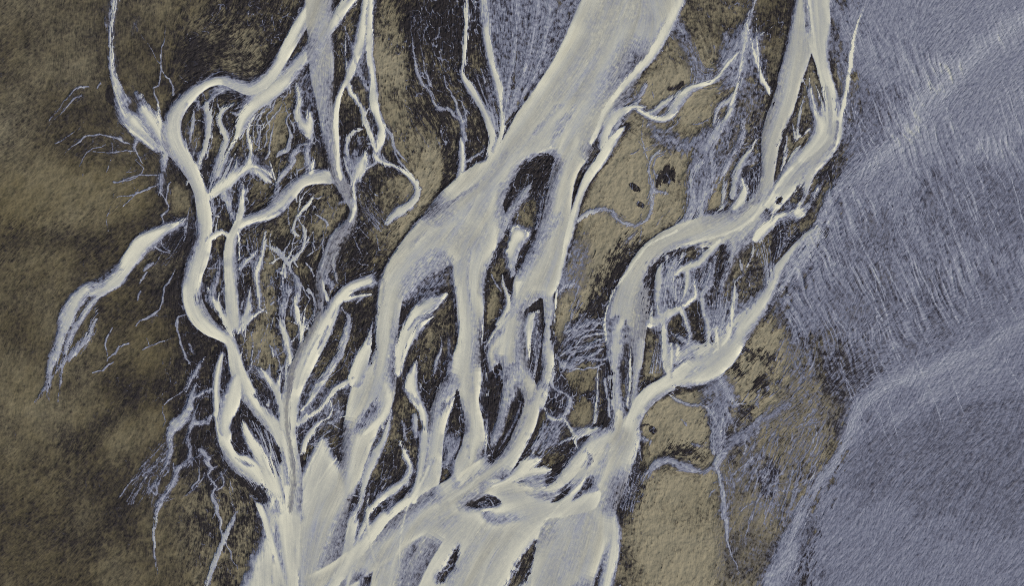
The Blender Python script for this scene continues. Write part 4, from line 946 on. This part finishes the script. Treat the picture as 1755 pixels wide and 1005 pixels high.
    n3, n12, n30 = blur(thick, 2), blur(thick, 6), blur(thick, 16)
    inner = np.clip(2 * n12 - 1, 0, 1) * np.clip(2 * n30 - .75, 0, 1)
    rimv = thick * np.clip(1.9 * (1 - n12) * sst(.35, .75, n3), 0, 1)
    pat = sst(.25, .75, vnoise(GX / 60 + 5.1, GY / 90, 101) + .12 * sway2)
    m = m + thick * (.05 * rimv * (.4 + .9 * pat) - .11 * inner)
    g = np.clip(g + thick * inner * .16, 0, 1)
    seep = sst(.50, .80, vnoise(GX / 44 + 2.2, GY / 62, 111) + .05 * sway2) * (1 - thick)
    seep = np.maximum(seep, isl * sst(.30, .62, vnoise(GX / 30 + 6.2, GY / 46, 181) + .06 * sway2) * (1 - thick))
    halo = seep * np.clip(1.25 * n12 + .55 * n3, 0, 1)
    stip = .5 + .22 * grain + .22 * fine
    m = np.maximum(m, halo * (.42 + .32 * np.clip(stip, 0, 1)) * (1 - .5 * dkf))
    # ------------------------------------------------ substrate texture
    left = sst(420, 250, GX)
    right = sst(960, 1040, GX)
    ov = o - .10 * (1 - left) * (1 - right) + .12 * big * (1 - .6 * right) * (1 - .45 * left) + (.06 * twig + .13 * low + .08 * tiny) * (1 - .55 * left) * (1 - .35 * right) + .15 * fine * (1 - .6 * left) * (1 - .5 * right) + .14 * grain * (1 - .4 * left) + .10 * hair * (1 - left) * (1 - .7 * right) + .30 * (th2 - .2) * (1 - left) * (1 - right)
    ov = ov - .85 * dkf + fl * sst(.36, .2, m) * (.09 * shp(stB) + .20 * np.clip(RIL, -.8, .3))
    ov = ov - (.34 - .12 * left) * sst(1.25, 2.1, .8 * grain + .6 * fine) * sst(.35, .7, o) * (.35 + .65 * sst(-.6, .8, low + .5 * tiny))
    ov = sst(.12 - .10 * left, 1.02 + .08 * left, ov)
    tv = np.clip(t + .12 * big, 0, 1)
    # ------------------------------------------------ the thin film creeping over the sand
    n1 = vnoise(GX / 5.5 + 1.1 * low, GY / 9 + 1.1 * big, 71); ridge = np.clip(1 - np.abs(n1 - .5) * 9, 0, 1)
    bare = sst(.34, .10, m)
    wet = sst(.8, .15, ov)
    creep = bare * (.20 * np.clip(hair * .5 + fine * .65 - .55, 0, 1.6) * (.15 + .85 * wet) + .14 * ridge * sst(-.3, 1.2, med + .3 * fine) * (.1 + .9 * wet)
                    + (.50 * th1 * sst(.32, .66, vnoise(GX / 33, GY / 46, 171)) + .36 * th2 * sst(.36, .70, vnoise(GX / 25, GY / 30, 173))) * (.12 + .88 * wet)) * (1 - .55 * left)
    film = m + creep * (1 - fl)
    mid = sst(.10, .30, m) * sst(.84, .60, m) * (1 - fl)       # half-covered water: stippled
    film = film + mid * (.012 * med + .022 * hair + .062 * fine + .080 * grain)
    film = film + fl * (1 - sst(.6, .85, m)) * (.24 + .26 * sst(.36, .24, m)) * RIL * (.62 + .38 * upr * sst(1900, 1500, GX + .0 * GY) + .38 * sst(1440, 1380, GX) * (1 - upr))
    film = film + thick * (.034 * np.clip(sway2, -2, 1.6) + .014 * med + .008 * longs + .010 * grain) + streak * (.022 * np.clip(sway3, -2, 2) + .012 * longs - .12 * np.clip(hair - 1.35, 0, 2) * sst(-.5, .5, low))
    film = np.clip(film, 0, 1.08)
    gv = np.clip(g + streak * (.03 * low + .10 * sway3 + .03 * med), 0, 1)
    # ------------------------------------------------ relief (plan units)
    land = sst(.55, .12, m) * (1 - fl)
    z = blur(land, 3) * (2.2 + .5 * low) + land * (.4 + .3 * tiny) + land * (1 - .4 * left) * 1.25 * (.14 * hair + .08 * med + .10 * twig + .26 * fine + .26 * grain) * (1 - .72 * ov)
    z = z + mid * (.08 * med + .12 * hair + .12 * fine) + thick * (.02 * med + .03 * hair) - dkf * .5 * land
    z = z + fl * (1 - thick) * 1.7 * RIL
    edge = np.minimum(np.minimum(GX - X0, X1 - GX), np.minimum(GY - Y0, Y1 - GY))
    z = z * sst(0, 30, edge)
    return dict(milk=film, silt=gv, olive=ov, tan=tv, z=z, id=idm, m=m, wat=wat)
# ================================================================ what becomes an object of its own
SUN_E, SUN_ANG, EXPO = 2.3, 5.0, 0.44
CH = 'branches of the braided river'
IG = 'islands between the river branches'
PG = 'black pools on the mud'
W = 'structure'
THINGS = {
    'main_river': ('river', 'widest pale grey river trunk running from the top centre down the middle', 'river', W, CH),
    'left_arm': ('river_branch', 'wide grey branch bending left from the trunk, then straight down to the bottom', 'river branch', W, CH),
    'middle_arm': ('river_branch', 'pale branch left of the narrow olive blade island', 'river branch', W, CH),
    'right_arm': ('river_branch', 'pale branch that passes right of the crescent island and sweeps down to the lower left', 'river branch', W, CH),
    'right_river': ('river_branch', 'broad grey branch that bows round the fine net of rivulets on the right', 'river branch', W, CH),
    'right_spur': ('river_branch', 'grey spur fading out into thin strands inside the right bend', 'river branch', W, CH),
    'far_right_river': ('river_branch', 'pale branch coming down along the blue silt flat at the top right', 'river branch', W, CH),
    'far_right_link': ('river_branch', 'short white branch with torn edges joining the right bend from the blue flat', 'river branch', W, CH),
    'bank_river': ('river_branch', 'bright cream branch widening along the edge of the blue flat', 'river branch', W, CH),
    'lower_link': ('river_branch', 'pale branch curving left along the bottom to the lens shaped island', 'river branch', W, CH),
    'left_river': ('river_branch', 'long winding cream branch that makes the hooked bend on the left', 'river branch', W, CH),
    'left_rim': ('river_branch', 'smooth white branch bulging left round a dark island near the bottom', 'river branch', W, CH),
    'bend': ('river_branch', 'curved grey branch crossing from the second trunk to the straight left branch', 'river branch', W, CH),
    'second_trunk': ('river_branch', 'straight grey branch from the top that darkens as it bends down', 'river branch', W, CH),
    'middle_river': ('river_branch', 'cream branch with a brownish core down the lower left middle', 'river branch', W, CH),
    'fan_channel': ('river_branch', 'short frayed white branch fanning in at the upper left bend', 'river branch', W, CH),
    'white_fan': ('river_branch', 'broad white fan of water spreading beside the brownish cored branch', 'river branch', W, CH),
    'upper_tributary': ('river_branch', 'forked white tributary joining the right side of the trunk', 'river branch', W, CH),
    'top_feeder': ('river_branch', 'pair of thin white feeders meeting the trunk from the top', 'river branch', W, CH),
    'isle_crescent': ('river_island', 'large dark crescent island splitting the main trunk, pale film across its middle', 'island', None, IG),
    'isle_wedge': ('river_island', 'small dark wedge island just right of the white tooth of water', 'island', None, IG),
    'isle_tall': ('river_island', 'tall olive island with a dark rim, right of the straight middle trunk', 'island', None, IG),
    'isle_feather': ('river_island', 'dark triangular island with a white feathered plume of water inside', 'island', None, IG),
    'isle_left_blade': ('river_island', 'narrow black blade island, upper left of two dark blades side by side', 'island', None, IG),
    'isle_right_blade': ('river_island', 'long dark blade island leaning right, its lower end on the bottom sweep', 'island', None, IG),
    'isle_olive_blade': ('river_island', 'slim olive blade island with a grey wet foot', 'island', None, IG),
    'isle_wide': ('river_island', 'wide olive and black island crossed by two white feathers of water', 'island', None, IG),
    'isle_needle': ('river_island', 'needle thin dark island inside the broad right branch', 'island', None, IG),
    'isle_dark_triangle': ('river_island', 'small dark triangle island where a side arm meets the upper right branch', 'island', None, IG),
    'isle_tan': ('river_island', 'small smooth tan island on the upper bank of the right bend', 'island', None, IG),
    'isle_fringe': ('river_island', 'black island combed by thin white rills under the torn white branch', 'island', None, IG),
    'isle_lens': ('river_island', 'lens shaped dark island alone in the pale bottom sweep', 'island', None, IG),
    'isle_sliver': ('river_island', 'thin brown sliver island in the lower curving branch', 'island', None, IG),
    'isle_dark_lens': ('river_island', 'dark spindle island beside a white thread near the bottom right branch', 'island', None, IG),
    'isle_left_dark': ('river_island', 'black island with flame shaped white water, enclosed by the smooth left bulge', 'island', None, IG),
    'pool_top': ('mud_pool', 'black slanting pool on the tan mud near the top', 'pool', None, PG),
    'pool_left': ('mud_pool', 'oval black pool, larger and upper of two close together on the tan plateau', 'pool', None, PG),
    'pool_small': ('mud_pool', 'smaller black pool just below the oval one on the tan plateau', 'pool', None, PG),
    'pool_wide': ('mud_pool', 'largest black pool, ragged edges, beside the thin winding rivulet', 'pool', None, PG),
    'pool_lower': ('mud_pool', 'round black pool on the lower tan mud by the right river bank', 'pool', None, PG),
    'pool_far': ('mud_pool', 'narrow black pool on the dark olive mud at the upper left', 'pool', None, PG),
}
# ================================================================ Blender scene
import bpy
U = 0.25                                   # metres per plan unit
CX, CY = 877.5, 502.5                      # plan point under the camera
F = compose()
sc = bpy.context.scene
COL = sc.collection


def lin(r, g, b):
    f = lambda c: c / 12.92 if c <= .04045 else ((c + .055) / 1.055) ** 2.4
    return (f(r / 255), f(g / 255), f(b / 255), 1)


def plain_material(name, rough, spec):
    """sand, olive mud and milky meltwater mixed by what lies at each place"""
    mt = bpy.data.materials.new(name); mt.use_nodes = True
    nt = mt.node_tree; N = nt.nodes; L = nt.links; N.clear()
    def node(t, **k):
        n = N.new(t)
        for a, v in k.items(): setattr(n, a, v)
        return n
    def attr(nm):
        return node('ShaderNodeAttribute', attribute_name=nm).outputs['Fac']
    def mix(f, a, b, blend='MIX'):
        n = node('ShaderNodeMix', data_type='RGBA', blend_type=blend)
        for s, v in ((n.inputs['Factor'], f), (n.inputs['A'], a), (n.inputs['B'], b)):
            if hasattr(v, 'links'): L.new(v, s)
            else: s.default_value = v
        return n.outputs['Result']
    def maths(op, a, b, clamp=False):
        n = node('ShaderNodeMath', operation=op, use_clamp=clamp)
        for s, v in ((n.inputs[0], a), (n.inputs[1], b)):
            if hasattr(v, 'links'): L.new(v, s)
            else: s.default_value = v
        return n.outputs[0]
    geo = node('ShaderNodeNewGeometry').outputs['Position']
    def noise(scale, det=3):
        n = node('ShaderNodeTexNoise', noise_dimensions='2D'); n.inputs['Scale'].default_value = scale; n.inputs['Detail'].default_value = det
        L.new(geo, n.inputs['Vector']); return n.outputs['Fac']
    n1 = noise(1.6, 4); n2 = noise(.22, 3)
    spk = maths('SUBTRACT', n1, .5)
    milk = maths('MULTIPLY_ADD', spk, .03); N[-1].inputs[2].default_value = 0
    milk = maths('ADD', attr('milk'), milk, True)
    olive = maths('ADD', attr('olive'), maths('MULTIPLY', spk, .30), True)
    tan = maths('ADD', attr('tan'), maths('MULTIPLY', maths('SUBTRACT', n2, .5), .3), True)
    mud = mix(tan, OLIVE, TAN)
    sand = mix(olive, DARK, mud)
    rp = node('ShaderNodeValToRGB'); el = rp.color_ramp.elements
    while len(el) > 1: el.remove(el[-1])
    for i, (p, c) in enumerate(RAMP):
        e = el[0] if i == 0 else el.new(p)
        e.position = p; e.color = c
    L.new(milk, rp.inputs[0])
    wat = mix(maths('MULTIPLY', attr('silt'), .75), rp.outputs[0], SILT)
    mr = node('ShaderNodeMapRange', interpolation_type='SMOOTHSTEP'); mr.inputs[1].default_value = .06; mr.inputs[2].default_value = .40
    L.new(milk, mr.inputs[0])
    col = mix(mr.outputs[0], sand, wat)
    bs = node('ShaderNodeBsdfPrincipled'); bs.inputs['Roughness'].default_value = rough; bs.inputs['Specular IOR Level'].default_value = spec
    L.new(col, bs.inputs['Base Color'])
    bp = node('ShaderNodeBump'); bp.inputs['Strength'].default_value = .3; bp.inputs['Distance'].default_value = .08
    L.new(maths('MULTIPLY', noise(2.2, 5), maths('SUBTRACT', 1.02, milk, True)), bp.inputs['Height']); L.new(bp.outputs[0], bs.inputs['Normal'])
    out = node('ShaderNodeOutputMaterial'); L.new(bs.outputs[0], out.inputs[0])
    return mt


DARK = lin(38, 35, 37); OLIVE = lin(93, 85, 62); TAN = lin(136, 129, 108); SILT = lin(112, 108, 100)
RAMP = [(0.0, lin(46, 46, 58)), (.2, lin(62, 62, 74)), (.4, lin(112, 115, 130)), (.6, lin(145, 148, 157)), (.7, lin(159, 161, 160)), (.8, lin(174, 174, 163)), (1.0, lin(210, 207, 185))]
MW = plain_material('milky_meltwater', .55, .12)
MS = plain_material('wet_silt', .8, .1)

VX = ((GX - CX) * U).astype(np.float32); VY = ((CY - GY) * U).astype(np.float32); VZ = (F['z'] * U).astype(np.float32)
IDX = np.arange(NX * NY, dtype=np.int64).reshape(NY, NX)


def patch(name, fm, mat, ring=False):
    """ONE mesh from the grid cells where FM is true"""
    jj, ii = np.nonzero(fm)
    q = np.stack([IDX[jj, ii], IDX[jj + 1, ii], IDX[jj + 1, ii + 1], IDX[jj, ii + 1]], 1).ravel()
    mark = np.zeros(NX * NY, bool); mark[q] = True
    used = np.nonzero(mark)[0]; remap = np.zeros(NX * NY, np.int32); remap[used] = np.arange(len(used), dtype=np.int32)
    loops = remap[q]
    co = np.stack([VX.ravel()[used], VY.ravel()[used], VZ.ravel()[used]], 1)
    at = {k: F[k].ravel()[used] for k in ('milk', 'silt', 'olive', 'tan')}
    if ring:                                # the plain runs on to the horizon round the surveyed part
        a, b, c, d = VX[0, 0], VX[0, -1], VY[0, 0], VY[-1, 0]; R = 9000.0
        bx = [(a, c), (b, c), (b, d), (a, d)]; ox = [(-R, R), (R, R), (R, -R), (-R, -R)]
        n0 = len(co); ex = np.array([(x, y, 0) for x, y in bx + ox], np.float32); co = np.concatenate([co, ex])
        add = []
        for k in range(4): add += [n0 + k, n0 + 4 + k, n0 + 4 + (k + 1) % 4, n0 + (k + 1) % 4]
        loops = np.concatenate([loops, np.array(add, np.int32)[::-1]])
        for k, v in (('milk', 0), ('silt', 0), ('olive', .6), ('tan', .3)): at[k] = np.concatenate([at[k], np.full(8, v, np.float32)])
    me = bpy.data.meshes.new(name); nf = len(loops) // 4
    me.vertices.add(len(co)); me.vertices.foreach_set('co', co.ravel().astype(np.float32))
    me.loops.add(len(loops)); me.loops.foreach_set('vertex_index', loops.astype(np.int32))
    me.polygons.add(nf); me.polygons.foreach_set('loop_start', np.arange(0, nf * 4, 4, dtype=np.int32))
    me.polygons.foreach_set('use_smooth', np.ones(nf, bool))
    me.update(calc_edges=True)
    for k, v in at.items():
        A = me.attributes.new(k, 'FLOAT', 'POINT'); A.data.foreach_set('value', np.ascontiguousarray(v, dtype=np.float32))
    me.materials.append(mat)
    ob = bpy.data.objects.new(name, me); COL.objects.link(ob)
    return ob


ID = F['id'][:-1, :-1]; WAT = F['wat'][:-1, :-1] > .5
NAMED = {}
rest = np.ones(ID.shape, bool)
for key, (nm, label, cat, kind, group) in THINGS.items():
    fm = ID == KEYS.get(key, -1)
    if fm.sum() < 12: continue
    rest &= ~fm
    ob = patch(nm, fm, MW if kind == 'structure' else MS)
    ob['label'] = label; ob['category'] = cat
    if kind: ob['kind'] = kind
    if group: ob['group'] = group
brook = rest & WAT
ob = patch('water', brook, MW); ob['kind'] = 'structure'
ob = patch('ground', rest & ~brook, MS, ring=True); ob['kind'] = 'structure'

# ---------------------------------------------------------------- light, camera, look
w = bpy.data.worlds.new('World'); sc.world = w; w.use_nodes = True
nt = w.node_tree; sky = nt.nodes.new('ShaderNodeTexSky'); sky.sky_type = 'NISHITA'; sky.sun_disc = False
SUN_EL, SUN_AZ = math.radians(37), math.radians(-50)        # azimuth clockwise from the top of the picture
sky.sun_elevation = SUN_EL; sky.sun_rotation = SUN_AZ; sky.air_density = 1.0; sky.dust_density = 2.5; sky.ozone_density = 1.0
bg = nt.nodes['Background']; bg.inputs['Strength'].default_value = .09
nt.links.new(sky.outputs[0], bg.inputs[0])
sd = bpy.data.lights.new('sun', 'SUN'); sd.energy = SUN_E; sd.angle = math.radians(SUN_ANG); sd.color = (1, .95, .87)
so = bpy.data.objects.new('sun', sd); COL.objects.link(so)
from mathutils import Vector
dirv = Vector((math.sin(SUN_AZ) * math.cos(SUN_EL), math.cos(SUN_AZ) * math.cos(SUN_EL), math.sin(SUN_EL)))
so.rotation_euler = dirv.to_track_quat('Z', 'Y').to_euler(); so.location = dirv * 300

cam = bpy.data.cameras.new('camera'); co = bpy.data.objects.new('camera', cam); COL.objects.link(co)
H = 480.0
cam.sensor_width = 36; cam.lens = 36 * H / (1755 * U); cam.clip_end = 30000; cam.clip_start = 1
co.location = (0, 0, H); co.rotation_euler = (0, 0, 0)
sc.camera = co
sc.view_settings.view_transform = 'Standard'; sc.view_settings.look = 'None'; sc.view_settings.gamma = 1
sc.view_settings.use_curve_mapping = False; sc.view_settings.exposure = EXPO
sc.render.resolution_x = 1024; sc.render.resolution_y = 587
sc.cycles.filter_width = 1.0; sc.cycles.use_denoising = False; sc.cycles.max_bounces = 4; sc.cycles.diffuse_bounces = 2
